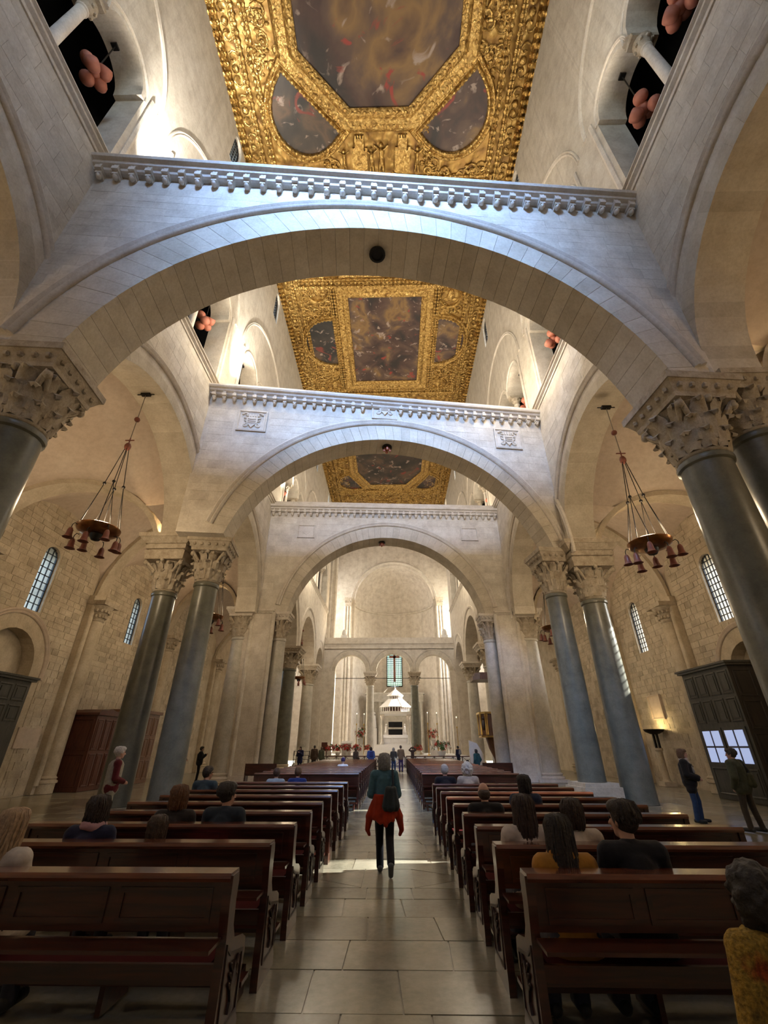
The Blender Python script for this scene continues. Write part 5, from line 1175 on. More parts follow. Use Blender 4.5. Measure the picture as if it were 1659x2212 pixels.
# candlesticks
def candlestick(label, x, y, z0, h):
    t = thing('candlestick', label, 'candlestick', (x, y, z0), 0, 'tall altar candlesticks')
    m = MB(); m.lathe([(0.16, 0), (0.14, 0.06), (0.05, 0.12), (0.04, 0.5), (0.07, 0.6), (0.035, 0.7), (0.03, h * 0.72), (0.09, h * 0.75), (0.03, h * 0.77)], 12); m.build('stand', M['brass'], t, smooth=40)
    m = MB(); m.lathe([(0.05, h * 0.77), (0.05, h), (0, h + 0.01)], 10); m.build('candle', M['wax'], t, smooth=40)
    m = MB(); m.ball((0, 0, h + 0.06), 0.026, 6, 6, (1, 1, 2.0)); m.build('flame', M['flame'], t)
for lb, x, y, h in (('leftmost tall candlestick beside the left chancel flowers', -3.5, 51.6, 3.9), ('second tall candlestick right of the left flowers', -2.75, 52.2, 3.9), ('tall candlestick left of the right chancel flowers', 4.15, 51.6, 4.0), ('tall candlestick right of the right chancel flowers', 5.2, 52.2, 4.0), ('rightmost candlestick beside the sunlit column', 6.9, 48.9, 3.4)): candlestick(lb, x, y, FZ, h)
# flower arrangements
def flowers(label, x, y, z0, r, h, mats, kind, seed, pot=True, cat='flowers'):
    rr = random.Random(seed); t = thing(kind, label, cat, (x, y, z0))
    if pot:
        m = MB(); m.lathe([(r * 0.30, 0), (r * 0.42, h * 0.12), (r * 0.5, h * 0.3), (r * 0.42, h * 0.32)], 12); m.build('pot', M['white'], t, smooth=40)
    g_ = MB(); f_ = [MB() for _ in mats]
    for i in range(70):
        a, u, v = rr.uniform(0, 2 * PI), rr.uniform(0.1, 1) ** 0.5, rr.uniform(-0.6, 1)
        c = Vector((r * u * math.cos(a), r * u * math.sin(a), h * (0.62 + 0.36 * v * math.sqrt(max(0, 1 - (u * 0.8) ** 2)))))
        d = Vector((math.cos(a), math.sin(a), 0.5)).normalized(); n = d.cross(Vector((0, 0, 1))).normalized(); s_ = r * 0.2
        tgt = g_ if i % 3 == 0 else f_[i % len(mats)]
        for q in range(5):
            b = 2 * PI * q / 5; e = (n * math.cos(b) + d.cross(n) * math.sin(b)); e2 = (n * math.cos(b + 0.5) + d.cross(n) * math.sin(b + 0.5)); e3 = (n * math.cos(b - 0.5) + d.cross(n) * math.sin(b - 0.5))
            tgt.add([c, c + e3 * s_ * 0.6 + d * 0.02, c + e * s_ * 1.3, c + e2 * s_ * 0.6 + d * 0.02], [(0, 1, 2, 3)])
    tag(g_.build('leaves', M['leafg'], t), kind='stuff')
    for k, (f, mt) in enumerate(zip(f_, mats)): tag(f.build(('red_flowers', 'pink_flowers', 'white_flowers')[('petal', 'petal2', 'cloth').index(mt)], M[mt], t), kind='stuff')
flowers('vase of red and white flowers between the left candlesticks', -3.1, 52.4, FZ + 1.0, 0.62, 1.7, ['petal', 'cloth'], 'flower_vase', 1)
flowers('vase of red and green flowers between the right candlesticks', 4.7, 52.4, FZ + 0.9, 0.6, 1.7, ['petal', 'petal2'], 'flower_vase', 2)
for sd, x, lb in ((-1, -3.1, 'left'), (1, 4.7, 'right')):
    m = MB(); m.box(-0.35, 0.35, -0.35, 0.35, 0, 0.9 if sd > 0 else 1.0); m.box(-0.42, 0.42, -0.42, 0.42, 0, 0.12); o = tag(m.build('flower_stand', M['white']), 'white block stand under the %s flower vase' % lb, 'stand'); o.location = (x, 52.4, FZ)
for i, (x, y, lb) in enumerate(((-5.9, 48.7, 'red poinsettia farthest left at the chancel rail'), (-5.1, 48.9, 'red poinsettia second from left at the chancel rail'), (-4.2, 48.6, 'red poinsettia below the lectern'), (-3.2, 48.8, 'red poinsettia beside the left screen column'), (-2.6, 55.0, 'red poinsettia at the foot of the altar steps, left'), (3.2, 54.6, 'red poinsettia at the foot of the altar steps, right'))):
    flowers(lb, x, y, FZ if y > 48.2 else 0.5, 0.5, 1.05, ['petal'], 'poinsettia', 20 + i)
flowers('large basket of pink and red flowers at the right chancel rail', 5.2, 48.9, FZ, 0.95, 1.35, ['petal2', 'petal', 'cloth'], 'flower_basket', 40)
t = thing('lectern', 'white cloth-covered lectern among the red flowers', 'lectern', (-4.3, 49.6, FZ)); m = MB(); m.box(-0.45, 0.45, -0.3, 0.3, 0, 1.05); m.build('body', M['white'], t); m = MB(); m.prism([(-0.4, 1.05), (0.4, 1.25), (0.4, 1.32), (-0.4, 1.12)], lambda a, b, d: (d, a, b), -0.55, 0.55); m.build('book_rest', M['cloth'], t)
t = thing('wooden_chair', 'dark wooden chair left of the chancel flowers', 'chair', (-6.6, 49.6, FZ)); m = MB(); m.box(-0.3, 0.3, -0.3, 0.3, 0.42, 0.48); m.build('seat', M['wood_red'], t); m = MB(); m.box(-0.3, 0.3, 0.25, 0.3, 0.48, 1.2); m.build('backrest', M['wood_red'], t)
for sx in (-0.27, 0.27):
    for sy in (-0.27, 0.27): m = MB(); m.box(sx - 0.03, sx + 0.03, sy - 0.03, sy + 0.03, 0, 0.42); m.build('leg', M['wood_red'], t)
# chancel rail
def rail_run(label, x0, x1, y):
    t = thing('chancel_rail', label, 'railing', ((x0 + x1) / 2, y, 0)); h = (x1 - x0) / 2
    m = MB(); m.box(-h, h, -0.09, 0.09, 0.86, 0.94); m.build('handrail', M['wood_red'], t)
    m = MB(); m.box(-h, h, -0.04, 0.04, 0.08, 0.14); m.build('bottom_rail', M['iron'], t)
    n = max(2, int(2 * h / 0.85)); w_ = 2 * h / n
    for k in range(n + 1): m = MB(); m.box(-h + w_ * k - 0.035, -h + w_ * k + 0.035, -0.035, 0.035, 0, 0.86); m.build('post', M['iron'], t)
    for k in range(n):
        a = -h + w_ * k; m = MB(); m.tube([(a + 0.03, 0, 0.14), (a + w_ - 0.03, 0, 0.86)], 0.018, 5); m.tube([(a + 0.03, 0, 0.86), (a + w_ - 0.03, 0, 0.14)], 0.018, 5); m.lathe([(0.10, -0.012), (0.13, -0.012), (0.13, 0.012), (0.10, 0.012)], 12); q = len(m.v) - 48
        m.v[q:] = [(a + w_ / 2 + v[0], v[2], 0.5 + v[1]) for v in m.v[q:]]; m.build('cross_bars', M['iron'], t)
rail_run('low dark chancel rail with crossed bars, left of the aisle', -7.4, -0.5, 45.4)
rail_run('low dark chancel rail with crossed bars, right of the aisle', 1.6, 7.6, 45.4)
rail_run('short middle section of the chancel rail closing the aisle', -0.4, 1.5, 45.9)
# votive candle rack by the far left column
t = thing('candle_rack', 'iron votive candle rack left beside the dark far column', 'rack', (-7.6, 43.0, 0))
m = MB()
for k, zz in enumerate((0.7, 1.0, 1.3)): m.box(-0.7, 0.7, -0.25 + 0.2 * k, -0.05 + 0.2 * k, zz, zz + 0.03)
for sx in (-0.68, 0.68): m.box(sx - 0.03, sx + 0.03, -0.25, 0.4, 0, 0.05); m.box(sx - 0.03, sx + 0.03, 0.1, 0.16, 0, 1.35)
m.build('frame', M['iron'], t); m = MB()
for k, zz in enumerate((0.73, 1.03, 1.33)):
    for i in range(9): m.lathe([(0.025, zz), (0.025, zz + R.uniform(0.12, 0.3)), (0, zz + 0.31)], 6, (-0.6 + 0.15 * i, -0.15 + 0.2 * k, 0))
m.build('candles', M['wax'], t)
for x, y, lb in ((-6.3, 25.5, 'low dark wooden bench left of the far left pews'), (6.0, 27.0, 'low dark wooden bench right of the far right pews')):
    t = thing('bench', lb, 'bench', (x, y, 0)); m = MB(); m.box(-0.8, 0.8, -0.2, 0.25, 0.42, 0.47); m.build('seat', M['wood'], t); m = MB(); m.box(-0.8, 0.8, -0.24, -0.2, 0.47, 0.95); m.build('backrest', M['wood'], t)
    for e in (-0.76, 0.76): m = MB(); m.box(e - 0.03, e + 0.03, -0.24, 0.25, 0, 0.55); m.build('end_panel', M['wood'], t)
# ---------------------------------------------------------------- people
def V(*a): return Vector(a)
def fingers(mb, wrist, d, palm_n, side, s, curl=0.5):
    """palm, four unequal curled fingers and a thumb leaving the side of the palm"""
    d = d.normalized(); pn = (palm_n - d * palm_n.dot(d)).normalized(); ax = d.cross(pn) * side
    k0 = wrist + d * 0.085 * s
    for e in (-1.2, -0.4, 0.4, 1.2): mb.cap(wrist + ax * e * 0.012 * s, k0 + ax * e * 0.021 * s, 0.017 * s, 0.013 * s, 8)
    for e, l in ((-1.5, 0.072), (-0.5, 0.082), (0.5, 0.076), (1.5, 0.058)):
        a = k0 + ax * e * 0.017 * s; m1 = a + (d * math.cos(curl * 0.6) + pn * math.sin(curl * 0.6)) * l * 0.52 * s; m2 = m1 + (d * math.cos(curl * 1.5) + pn * math.sin(curl * 1.5)) * l * 0.48 * s
        mb.cap(a, m1, 0.0095 * s, 0.0088 * s, 7); mb.cap(m1, m2, 0.0088 * s, 0.0075 * s, 7)
    b = wrist + d * 0.03 * s - ax * 0.024 * s; t1 = b + (d * 0.7 - ax * 0.6 + pn * 0.35).normalized() * 0.042 * s; t2 = t1 + (d * 0.9 + pn * 0.4).normalized() * 0.032 * s
    mb.cap(b, t1, 0.0125 * s, 0.0105 * s, 7); mb.cap(t1, t2, 0.0105 * s, 0.0085 * s, 7)
def fuzz_mat():
    m, nt, b = nodes('fuzzy patched wool'); tc = N(nt, 'ShaderNodeTexCoord').outputs['Object']
    n1 = N(nt, 'ShaderNodeTexNoise', i_Scale=6.0, i_Detail=4.0); L(nt, tc, n1.inputs['Vector'])
    c = ramp(nt, n1.outputs[0], [(0.34, (0.03, 0.018, 0.008)), (0.44, (0.40, 0.23, 0.03)), (0.58, (0.44, 0.27, 0.04)), (0.68, (0.40, 0.07, 0.01))])
    n2 = N(nt, 'ShaderNodeTexNoise', i_Scale=60.0, i_Detail=4.0); L(nt, tc, n2.inputs['Vector'])
    L(nt, mixc(nt, 0.7, c, ramp(nt, n2.outputs[0], [(0.35, (0.3, 0.3, 0.3)), (0.6, (1, 1, 1))]), 'MULTIPLY'), b.inputs['Base Color']); b.inputs['Roughness'].default_value = 0.95
    bp = N(nt, 'ShaderNodeBump', i_Strength=1.0, i_Distance=0.02); L(nt, n2.outputs[0], bp.inputs['Height']); L(nt, bp.outputs[0], b.inputs['Normal']); return m
def person(label, x, y, rz, pose='stand', H=1.68, top=(0.1, 0.1, 0.1), legs=(0.05, 0.05, 0.07), hair=(0.05, 0.03, 0.02), style='short', z0=0.0, arms='down', coat=None, vox=0.02, scarf=None, hat=None, bag=None, shoes=(0.03, 0.03, 0.03), extra=None, group=None, turn=0.0, skin='skin', fuzzy=False):
    s = H / 1.7; t = thing('person', label, 'person', (x, y, z0), rz, group)
    J = {}
    sit = pose == 'sit'
    if sit:
        J['pel'] = V(0, 0, 0.565); J['chest'] = V(0, -0.03, 0.90); J['neck'] = V(0, -0.01, 1.065); J['head'] = V(0, 0.025, 1.20)
        for e, nm in ((-1, 'L'), (1, 'R')): J['hip' + nm] = V(e * 0.09, 0.0, 0.55); J['kn' + nm] = V(e * 0.11, 0.40, 0.535); J['an' + nm] = V(e * 0.11, 0.42, 0.10)
        dz = 0.455
    else:
        J['pel'] = V(0, 0, 0.93); J['chest'] = V(0, 0.0, 1.27); J['neck'] = V(0, 0.0, 1.43); J['head'] = V(0, 0.025, 1.575)
        for e, nm in ((-1, 'L'), (1, 'R')): J['hip' + nm] = V(e * 0.09, 0, 0.90); J['kn' + nm] = V(e * 0.095, 0.02, 0.48); J['an' + nm] = V(e * 0.10, -0.01, 0.09)
        if pose == 'walk':
            J['knL'] = V(-0.08, 0.12, 0.49); J['anL'] = V(-0.07, 0.10, 0.09); J['knR'] = V(0.09, 0.03, 0.48); J['anR'] = V(0.10, -0.30, 0.20)
        if pose == 'stride':
            J['knL'] = V(-0.10, 0.06, 0.48); J['anL'] = V(-0.15, 0.02, 0.09); J['knR'] = V(0.12, 0.0, 0.48); J['anR'] = V(0.16, -0.05, 0.09)
        dz = 0.82
    hd = J['neck'] + (J['head'] - J['neck'])
    sh = J['neck'].z - 0.055
    for e, nm in ((-1, 'L'), (1, 'R')):
        S = V(e * 0.175, J['chest'].y, sh); J['sh' + nm] = S
        if sit: E_, W_ = V(e * 0.235, 0.03, sh - 0.27), V(e * 0.11, 0.24, sh - 0.36)
        elif arms == 'up': E_, W_ = V(e * 0.30, 0.10, sh + 0.06), V(e * 0.10, 0.20, sh + 0.27)
        elif arms == 'photo': E_, W_ = V(e * 0.22, 0.06, sh - 0.26), V(e * 0.06, 0.27, sh - 0.08)
        elif arms == 'front': E_, W_ = V(e * 0.235, 0.0, sh - 0.28), V(e * 0.08, 0.22, sh - 0.36)
        elif arms == 'pockets': E_, W_ = V(e * 0.28, -0.07, sh - 0.27), V(e * 0.20, 0.06, sh - 0.48)
        elif arms == 'swing': E_, W_ = V(e * 0.235, -0.05 * e, sh - 0.28), V(e * 0.22, 0.10 - 0.12 * e, sh - 0.52)
        else: E_, W_ = V(e * 0.225, -0.02, sh - 0.29), V(e * 0.235, 0.05, sh - 0.54)
        J['el' + nm], J['wr' + nm] = E_, W_
    J = {k: v * s for k, v in J.items()}
    B = MB()
    B.cap(J['pel'], J['chest'], 0.135 * s, 0.135 * s, 14); B.cap(J['pel'] + V(-.05, 0, 0) * s, J['pel'] + V(.05, 0, 0) * s, 0.125 * s, 0.125 * s, 12)
    B.cap(J['shL'], J['shR'], 0.065 * s, 0.065 * s, 12); B.cap(J['chest'] - V(0, 0, .06) * s, J['neck'], 0.105 * s, 0.055 * s, 12); B.cap(J['neck'] - V(0, 0, .03) * s, J['head'] - V(0, .02, .05) * s, 0.056 * s, 0.054 * s, 12)
    h = J['head']; ct, st_ = math.cos(turn), math.sin(turn)
    def hp(a, b, c): return h + V(a * ct - b * st_, a * st_ + b * ct, c) * s
    B.ball(h + V(0, 0, 0.02) * s, 0.085 * s, 14, 10, (0.90, 1.1, 1.25)); B.cap(hp(0, 0.035, -0.03), hp(0, 0.05, -0.075), 0.062 * s, 0.035 * s, 10)
    B.cap(hp(0, 0.088, 0.02), hp(0, 0.108, -0.02), 0.012 * s, 0.017 * s, 8)
    for e in (-1, 1): B.ball(hp(e * 0.08, 0.0, 0.0), 0.022 * s, 8, 6, (0.5, 1, 1.4))
    for e, nm in ((-1, 'L'), (1, 'R')):
        B.cap(J['shL' if e < 0 else 'shR'], J['el' + nm], 0.055 * s, 0.042 * s); B.cap(J['el' + nm], J['wr' + nm], 0.042 * s, 0.027 * s)
        B.cap(J['hip' + nm], J['kn' + nm], 0.085 * s, 0.055 * s); B.cap(J['kn' + nm], J['an' + nm], 0.055 * s, 0.038 * s)
        fd = V(0, 0.16, -0.045) if not (pose == 'walk' and nm == 'R') else V(0, 0.06, -0.16)
        B.cap(J['an' + nm] - V(0, 0.03, 0.03) * s, J['an' + nm] + fd * s, 0.038 * s, 0.030 * s)
        d = J['wr' + nm] - J['el' + nm]; fingers(B, J['wr' + nm], d, V(-e, 0.3, -0.2), e, s)
    bm = remesh(B, min(vox, 0.016) * max(s, 0.8), M[skin], 'body', 1); bo = link('body', bm, t)
    for e in (-1, 1):
        q = MB(); q.ball(hp(e * 0.032, 0.083, 0.022), 0.011 * s, 8, 6); q.build('eye', M['eye'], bo)
    q = MB(); q.ball(hp(0, 0.090, -0.052), 0.02 * s, 8, 5, (1.1, 0.4, 0.28)); q.build('mouth', M['lip'], bo)
    # clothes
    T = MB(); o = (0.045 if coat and not sit else 0.022) * s
    T.cap(J['pel'] + V(0, 0, 0.02) * s, J['chest'], 0.145 * s + o, 0.140 * s + o, 14); T.cap(J['shL'] + V(0.01, 0, 0), J['shR'] - V(0.01, 0, 0), 0.070 * s + o, 0.070 * s + o, 12); T.cap(J['chest'], J['neck'] - V(0, 0, 0.03) * s, 0.115 * s + o, 0.062 * s + o, 12)
    T.cap(J['pel'] + V(-.04, 0, -.02) * s, J['pel'] + V(.04, 0, -.02) * s, 0.135 * s + o, 0.135 * s + o, 12)
    for e, nm in ((-1, 'L'), (1, 'R')): T.cap(J['sh' + nm], J['el' + nm], 0.062 * s + o, 0.050 * s + o); T.cap(J['el' + nm], J['el' + nm].lerp(J['wr' + nm], 0.93), 0.050 * s + o, 0.036 * s + o)
    if coat:   # long coat skirt down to the given height
        if sit: T.cap(J['hipL'], J['knL'] * 0.8 + J['hipL'] * 0.2, 0.12 * s, 0.09 * s); T.cap(J['hipR'], J['knR'] * 0.8 + J['hipR'] * 0.2, 0.12 * s, 0.09 * s)
        else:
            for e in (-0.07, 0.0, 0.07): T.cap(J['pel'] + V(e, 0, 0) * s, V(e * 1.5 * s, 0, coat + 0.12), 0.13 * s, 0.125 * s, 12)
    if fuzzy:
        rr = random.Random(3)
        for i in range(900):
            a, u = rr.uniform(0, 2 * PI), rr.uniform(0, 1); c = J['pel'].lerp(J['neck'], u); w_ = 0.165 if u < 0.75 else 0.10; T.ball(c + V(w_ * math.cos(a), w_ * math.sin(a), 0) * s, rr.uniform(0.012, 0.022), 5, 4)
    tm = remesh(T, vox * s, fuzz_mat() if fuzzy else cl('%.2f %.2f %.2f' % top, top), 'jacket', 2); to = link('coat' if coat else 'jacket', tm, t)
    K = MB(); o = 0.014 * s
    K.cap(J['pel'] + V(-.05, 0, 0) * s, J['pel'] + V(.05, 0, 0) * s, 0.128 * s + o, 0.128 * s + o, 12)
    for nm in 'LR': K.cap(J['hip' + nm], J['kn' + nm], 0.090 * s + o, 0.062 * s + o); K.cap(J['kn' + nm], J['an' + nm], 0.062 * s + o, 0.052 * s + o)
    km = remesh(K, vox * s, cl('%.2f %.2f %.2f' % legs, legs), 'trousers', 2); link('trousers', km, t)
    for nm in 'LR':
        q = MB(); fd = V(0, 0.17, -0.04) if not (pose == 'walk' and nm == 'R') else V(0, 0.05, -0.16)
        q.cap(J['an' + nm] - V(0, 0.04, 0.03) * s, J['an' + nm] + fd * s, 0.050 * s, 0.042 * s, 10); q.build('shoe', cl('shoe %.2f' % shoes[2], shoes, rough=0.5), t, smooth=60)
    # hair
    Hm = MB(); hc = h + V(0, 0, 0.03) * s
    if hat:
        Hm.ball(hc + V(0, 0, 0.035) * s, 0.103 * s, 14, 10, (1.0, 1.12, 1.05)); link('hat', remesh(Hm, 0.012, cl('hat', hat), 'hat'), t)
        q = MB(); q.ball(hp(0, 0, 0.16), 0.035 * s, 8, 6); q.build('pompom', cl('pale knit', (0.7, 0.7, 0.72)), t, smooth=60)
    else:
        back = hp(0, -0.025, 0.035); Hm.ball(back, 0.098 * s, 14, 10, (0.98, 1.08, 1.18)); Hm.ball(hp(0, 0.02, 0.09), 0.078 * s, 12, 8, (1.05, 1.1, 0.75))
        if style == 'bald': Hm = MB(); Hm.ball(hp(0, -0.03, -0.01), 0.088 * s, 14, 10, (1.0, 0.95, 0.9))
        if style in ('bob', 'long', 'curly'):
            Hm.cap(hp(0, -0.04, 0.03), hp(0, -0.035, -0.09), 0.094 * s, 0.072 * s, 12)
            for e in (-1, 1): Hm.cap(hp(e * 0.07, -0.01, 0.04), hp(e * 0.075, -0.02, -0.10), 0.045 * s, 0.04 * s, 8)
        if style == 'long':
            Hm.cap(hp(0, -0.06, -0.02), hp(0, -0.11, -0.32), 0.095 * s, 0.06 * s, 12)
            for e in (-1, 1): Hm.cap(hp(e * 0.06, -0.05, -0.05), hp(e * 0.07, -0.10, -0.28), 0.05 * s, 0.03 * s, 8)
        if style == 'curly':
            rr = random.Random(9)
            for i in range(210):
                a, b = rr.uniform(0, 2 * PI), rr.uniform(-0.9, 1.4); r_ = rr.uniform(0.105, 0.135) * s; c = V(r_ * math.cos(b) * math.cos(a), -0.04 * s + r_ * math.cos(b) * math.sin(a), 0.03 * s + r_ * 1.1 * math.sin(b)); 
                if c.y < 0.06 * s: Hm.ball(h + c, 0.022 * s, 6, 5)
        rr = random.Random(int(abs(x * 100))); SM = MB()
        ln = {'short': 0.07, 'bob': 0.18, 'long': 0.38, 'curly': 0.0, 'bald': 0.0}[style]
        if ln and vox < 0.018:
            for i in range(130):
                a = rr.uniform(PI * 0.92, PI * 2.08) if i % 6 else rr.uniform(0, 2 * PI); e = 0.101
                if math.sin(a) > 0.35: continue
                L_ = ln * rr.uniform(0.7, 1.08); f = rr.uniform(0.88, 1.04); pts = []
                for u in np.linspace(0, 1, 7):
                    if u < 0.34: v = u / 0.34; rad = e * (0.2 + 0.8 * math.sin(v * PI / 2)); zz = 0.145 - 0.075 * v ** 2
                    else: v = (u - 0.34) / 0.66; rad = e * (1 + (0.04 if style != 'long' else 0.10) * v) * (1 if v < 0.8 or style == 'long' else 0.93); zz = 0.07 - L_ * v
                    wv = 0.006 * math.sin(u * 9 + i)
                    if style == 'long': by = -0.055 * max(0, (u - 0.4))
                    else: by = 0.0
                    q_ = V(rad * f * math.cos(a) * (0.97 if u > 0.4 else 1) + wv, -0.026 + rad * f * 1.07 * math.sin(a) + by + wv, zz); pts.append(h + V(q_.x * ct - q_.y * st_, q_.x * st_ + q_.y * ct, q_.z) * s)
                SM.tube(pts, [0.008 * s, 0.011 * s, 0.012 * s, 0.012 * s, 0.011 * s, 0.009 * s, 0.004 * s], 5)
        hm = remesh(Hm, 0.011 if vox < 0.018 else 0.015, plain('hair %.2f %.2f %.2f' % hair, hair, 0.6, noise=0.45, scale=40, bump=0.6) if ('h%s' % (hair,)) not in M else M['h%s' % (hair,)], 'hair', 2 if style != 'curly' else 1); ho = link('hair', hm, t)
        if SM.v: tag(SM.build('hair_strands', hm.materials[0], ho, smooth=60), kind='stuff')
    if scarf:
        q = MB(); pts = [J['neck'] + V(0.085 * math.cos(k * PI / 8), 0.085 * math.sin(k * PI / 8), 0.02 - 0.01 * math.sin(k)) * s for k in range(17)]; q.tube(pts, 0.042 * s, 8); q.cap(J['neck'] + V(0.04, 0.10, -0.02) * s, J['chest'] + V(0.05, 0.17, -0.1) * s, 0.035 * s, 0.04 * s); q.build('scarf', cl('scarf %.2f %.2f %.2f' % scarf, scarf), t, smooth=60)
    if bag:
        q = MB(); c = J['pel'] + V(*bag[1]) * s; bx, by, bz = (0.12 * v for v in bag[2])
        for ex in (-1, 1):
            q.cap(c + V(ex * bx * 0.45, 0, bz * 0.9) * s, c + V(ex * bx * 0.75, 0, -bz * 0.75) * s, 0.055 * s, 0.075 * s, 10)
        q.cap(c + V(0, -by * 0.3, bz * 0.8) * s, c + V(0, -by * 0.5, -bz * 0.8) * s, 0.065 * s, 0.085 * s, 10); q.cap(c + V(-bx * 0.7, 0, -bz * 0.95) * s, c + V(bx * 0.7, 0, -bz * 0.95) * s, 0.065 * s, 0.065 * s, 10)
        link('bag', remesh(q, 0.014, cl('bag %.2f' % bag[0][2], bag[0], rough=0.6), 'bag', 3), t)
        q = MB(); e = 1 if bag[1][0] >= 0 else -1
        q.tube([c + V(0, 0.0, 0.12) * s, c.lerp(J['shR' if e > 0 else 'shL'], 0.6) + V(0, -0.10, 0) * s, J['shR' if e > 0 else 'shL'] + V(-e * 0.03, -0.07, 0.075) * s, J['shR' if e > 0 else 'shL'] + V(-e * 0.03, 0.05, 0.08) * s, J['chest'] + V(e * 0.10, 0.17, 0) * s], 0.020 * s, 8); q.build('bag_strap', cl('strap', (0.03, 0.035, 0.045)), t, smooth=60)
    if extra: extra(t, J, s)
    return t

def waist_jacket(t, J, s):
    m = MB(); p = J['pel']
    for k in range(20):
        a = PI * 0.82 + PI * 1.36 * k / 19; c = p + V(0.165 * math.cos(a), 0.15 * math.sin(a), 0.05) * s; f = abs(math.cos(a))
        m.cap(c + V(0, 0, 0.09) * s, c + V(0.035 * math.cos(a), -0.035, -0.17 - 0.12 * (1 - f) + 0.03 * math.sin(k * 2.3)) * s, 0.035 * s, 0.042 * s, 8)
    for e, q in ((-1, V(-0.285, -0.05, -0.33)), (1, V(0.29, -0.06, -0.33))):
        m.cap(p + V(e * 0.17, -0.03, 0.02) * s, p + V(e * 0.25, -0.05, -0.15) * s, 0.075 * s, 0.075 * s, 10); m.cap(p + V(e * 0.25, -0.05, -0.15) * s, p + q * s, 0.075 * s, 0.045 * s, 10); m.cap(p + q * s, p + (q + V(-e * 0.03, 0, -0.07)) * s, 0.045 * s, 0.03 * s, 8)
    link('tied_jacket', remesh(m, 0.014, cl('orange jacket', (0.42, 0.038, 0.010), noise=0.45, scale=9), 'tied_jacket', 2), t)
person('walking person seen from behind, grey bob, teal top and orange jacket tied on waist', 0.29, 8.55, 0.03, 'walk', 1.62, (0.07, 0.16, 0.20), (0.012, 0.012, 0.016), (0.30, 0.29, 0.27), 'bob', arms='front', vox=0.014, bag=((0.025, 0.035, 0.04), (0.11, -0.20, 0.12), (0.95, 0.6, 1.15)), shoes=(0.10, 0.11, 0.12), extra=waist_jacket)
person('standing person in long black coat, pale scarf and jeans near right vestibule', 8.35, 13.7, -2.2, 'stride', 1.66, (0.013, 0.012, 0.014), (0.03, 0.06, 0.14), (0.16, 0.09, 0.05), 'bob', arms='front', coat=0.62, vox=0.015, scarf=(0.45, 0.40, 0.36), bag=((0.015, 0.012, 0.02), (-0.2, 0.02, 0.05), (1.0, 0.6, 0.9)))
person('man in olive green jacket and brown trousers at right edge, beside vestibule', 8.75, 12.3, 0.4, 'stride', 1.68, (0.06, 0.065, 0.04), (0.05, 0.04, 0.03), (0.05, 0.04, 0.035), 'short', arms='pockets', coat=0.72, vox=0.015, turn=0.5, bag=((0.05, 0.055, 0.03), (0.12, -0.16, 0.12), (0.9, 0.6, 0.9)))
def vest(t, J, s):
    m = MB(); m.cap(J['pel'] + V(0, 0, -0.02) * s, J['chest'] + V(0, 0, 0.03) * s, 0.175 * s, 0.172 * s, 14); link('quilted_vest', remesh(m, 0.018, cl('vest', (0.40, 0.36, 0.28)), 'quilted_vest', 2), t)
person('white-haired man with dark red sleeves and beige vest standing left of the pews', -5.95, 11.4, -0.9, 'stride', 1.72, (0.11, 0.012, 0.016), (0.30, 0.27, 0.20), (0.62, 0.58, 0.52), 'short', arms='front', vox=0.016, extra=vest)
person('dark-clothed man standing in profile in the left aisle', -11.25, 27.2, -1.5, 'stand', 1.78, (0.012, 0.012, 0.015), (0.012, 0.012, 0.015), (0.02, 0.015, 0.012), arms='front')
person('dark-clothed person with a black cap holding a phone in the left aisle', -10.4, 27.6, -1.2, 'stand', 1.70, (0.015, 0.012, 0.012), (0.012, 0.012, 0.015), (0.02, 0.015, 0.012), arms='photo', coat=0.75, bag=((0.012, 0.012, 0.015), (-0.18, -0.05, 0.05), (0.8, 0.6, 0.9)))
person('standing person in a navy coat facing the viewer by far left column', -6.75, 38.0, 2.9, 'stand', 1.68, (0.02, 0.022, 0.07), (0.02, 0.02, 0.04), (0.05, 0.03, 0.02), 'bob', arms='photo', coat=0.55)
person('standing person in brown coat near the chancel rail, left', -6.15, 41.0, 0.3, 'stand', 1.76, (0.08, 0.05, 0.035), (0.04, 0.03, 0.03), (0.03, 0.02, 0.015), coat=0.7)
person('standing person in green patterned jacket beside the one in brown', -5.6, 41.3, -0.4, 'stand', 1.66, (0.12, 0.13, 0.09), (0.06, 0.05, 0.04), (0.16, 0.10, 0.06), 'bob', coat=0.75)
person('person in bright blue jacket with backpack beyond the far left pews', -1.15, 34.9, 0.2, 'stand', 1.66, (0.07, 0.13, 0.42), (0.02, 0.02, 0.03), (0.03, 0.02, 0.02), 'bob', arms='front', coat=0.7, bag=((0.03, 0.05, 0.22), (0.0, -0.18, 0.34), (0.95, 0.6, 1.2)))
person('person in grey brown coat leaning beside the blue jacket', -2.2, 34.6, -0.9, 'stride', 1.62, (0.10, 0.075, 0.06), (0.05, 0.04, 0.06), (0.10, 0.06, 0.04), 'bob', arms='front', coat=0.7)
person('grey-haired person in dark top and jeans walking toward the altar', 0.45, 36.3, 0.0, 'stand', 1.62, (0.06, 0.06, 0.06), (0.03, 0.06, 0.16), (0.40, 0.38, 0.35), 'bob', arms='front')
person('tall person in tan jacket and purple trousers before the rail', 1.0, 37.6, 0.2, 'stand', 1.76, (0.20, 0.14, 0.09), (0.05, 0.03, 0.12), (0.07, 0.04, 0.03), 'short', arms='front')
person('person in dark top raising both hands to take a picture', 2.15, 44.2, 0.0, 'stand', 1.66, (0.05, 0.03, 0.03), (0.35, 0.30, 0.26), (0.05, 0.03, 0.02), 'short', arms='up')
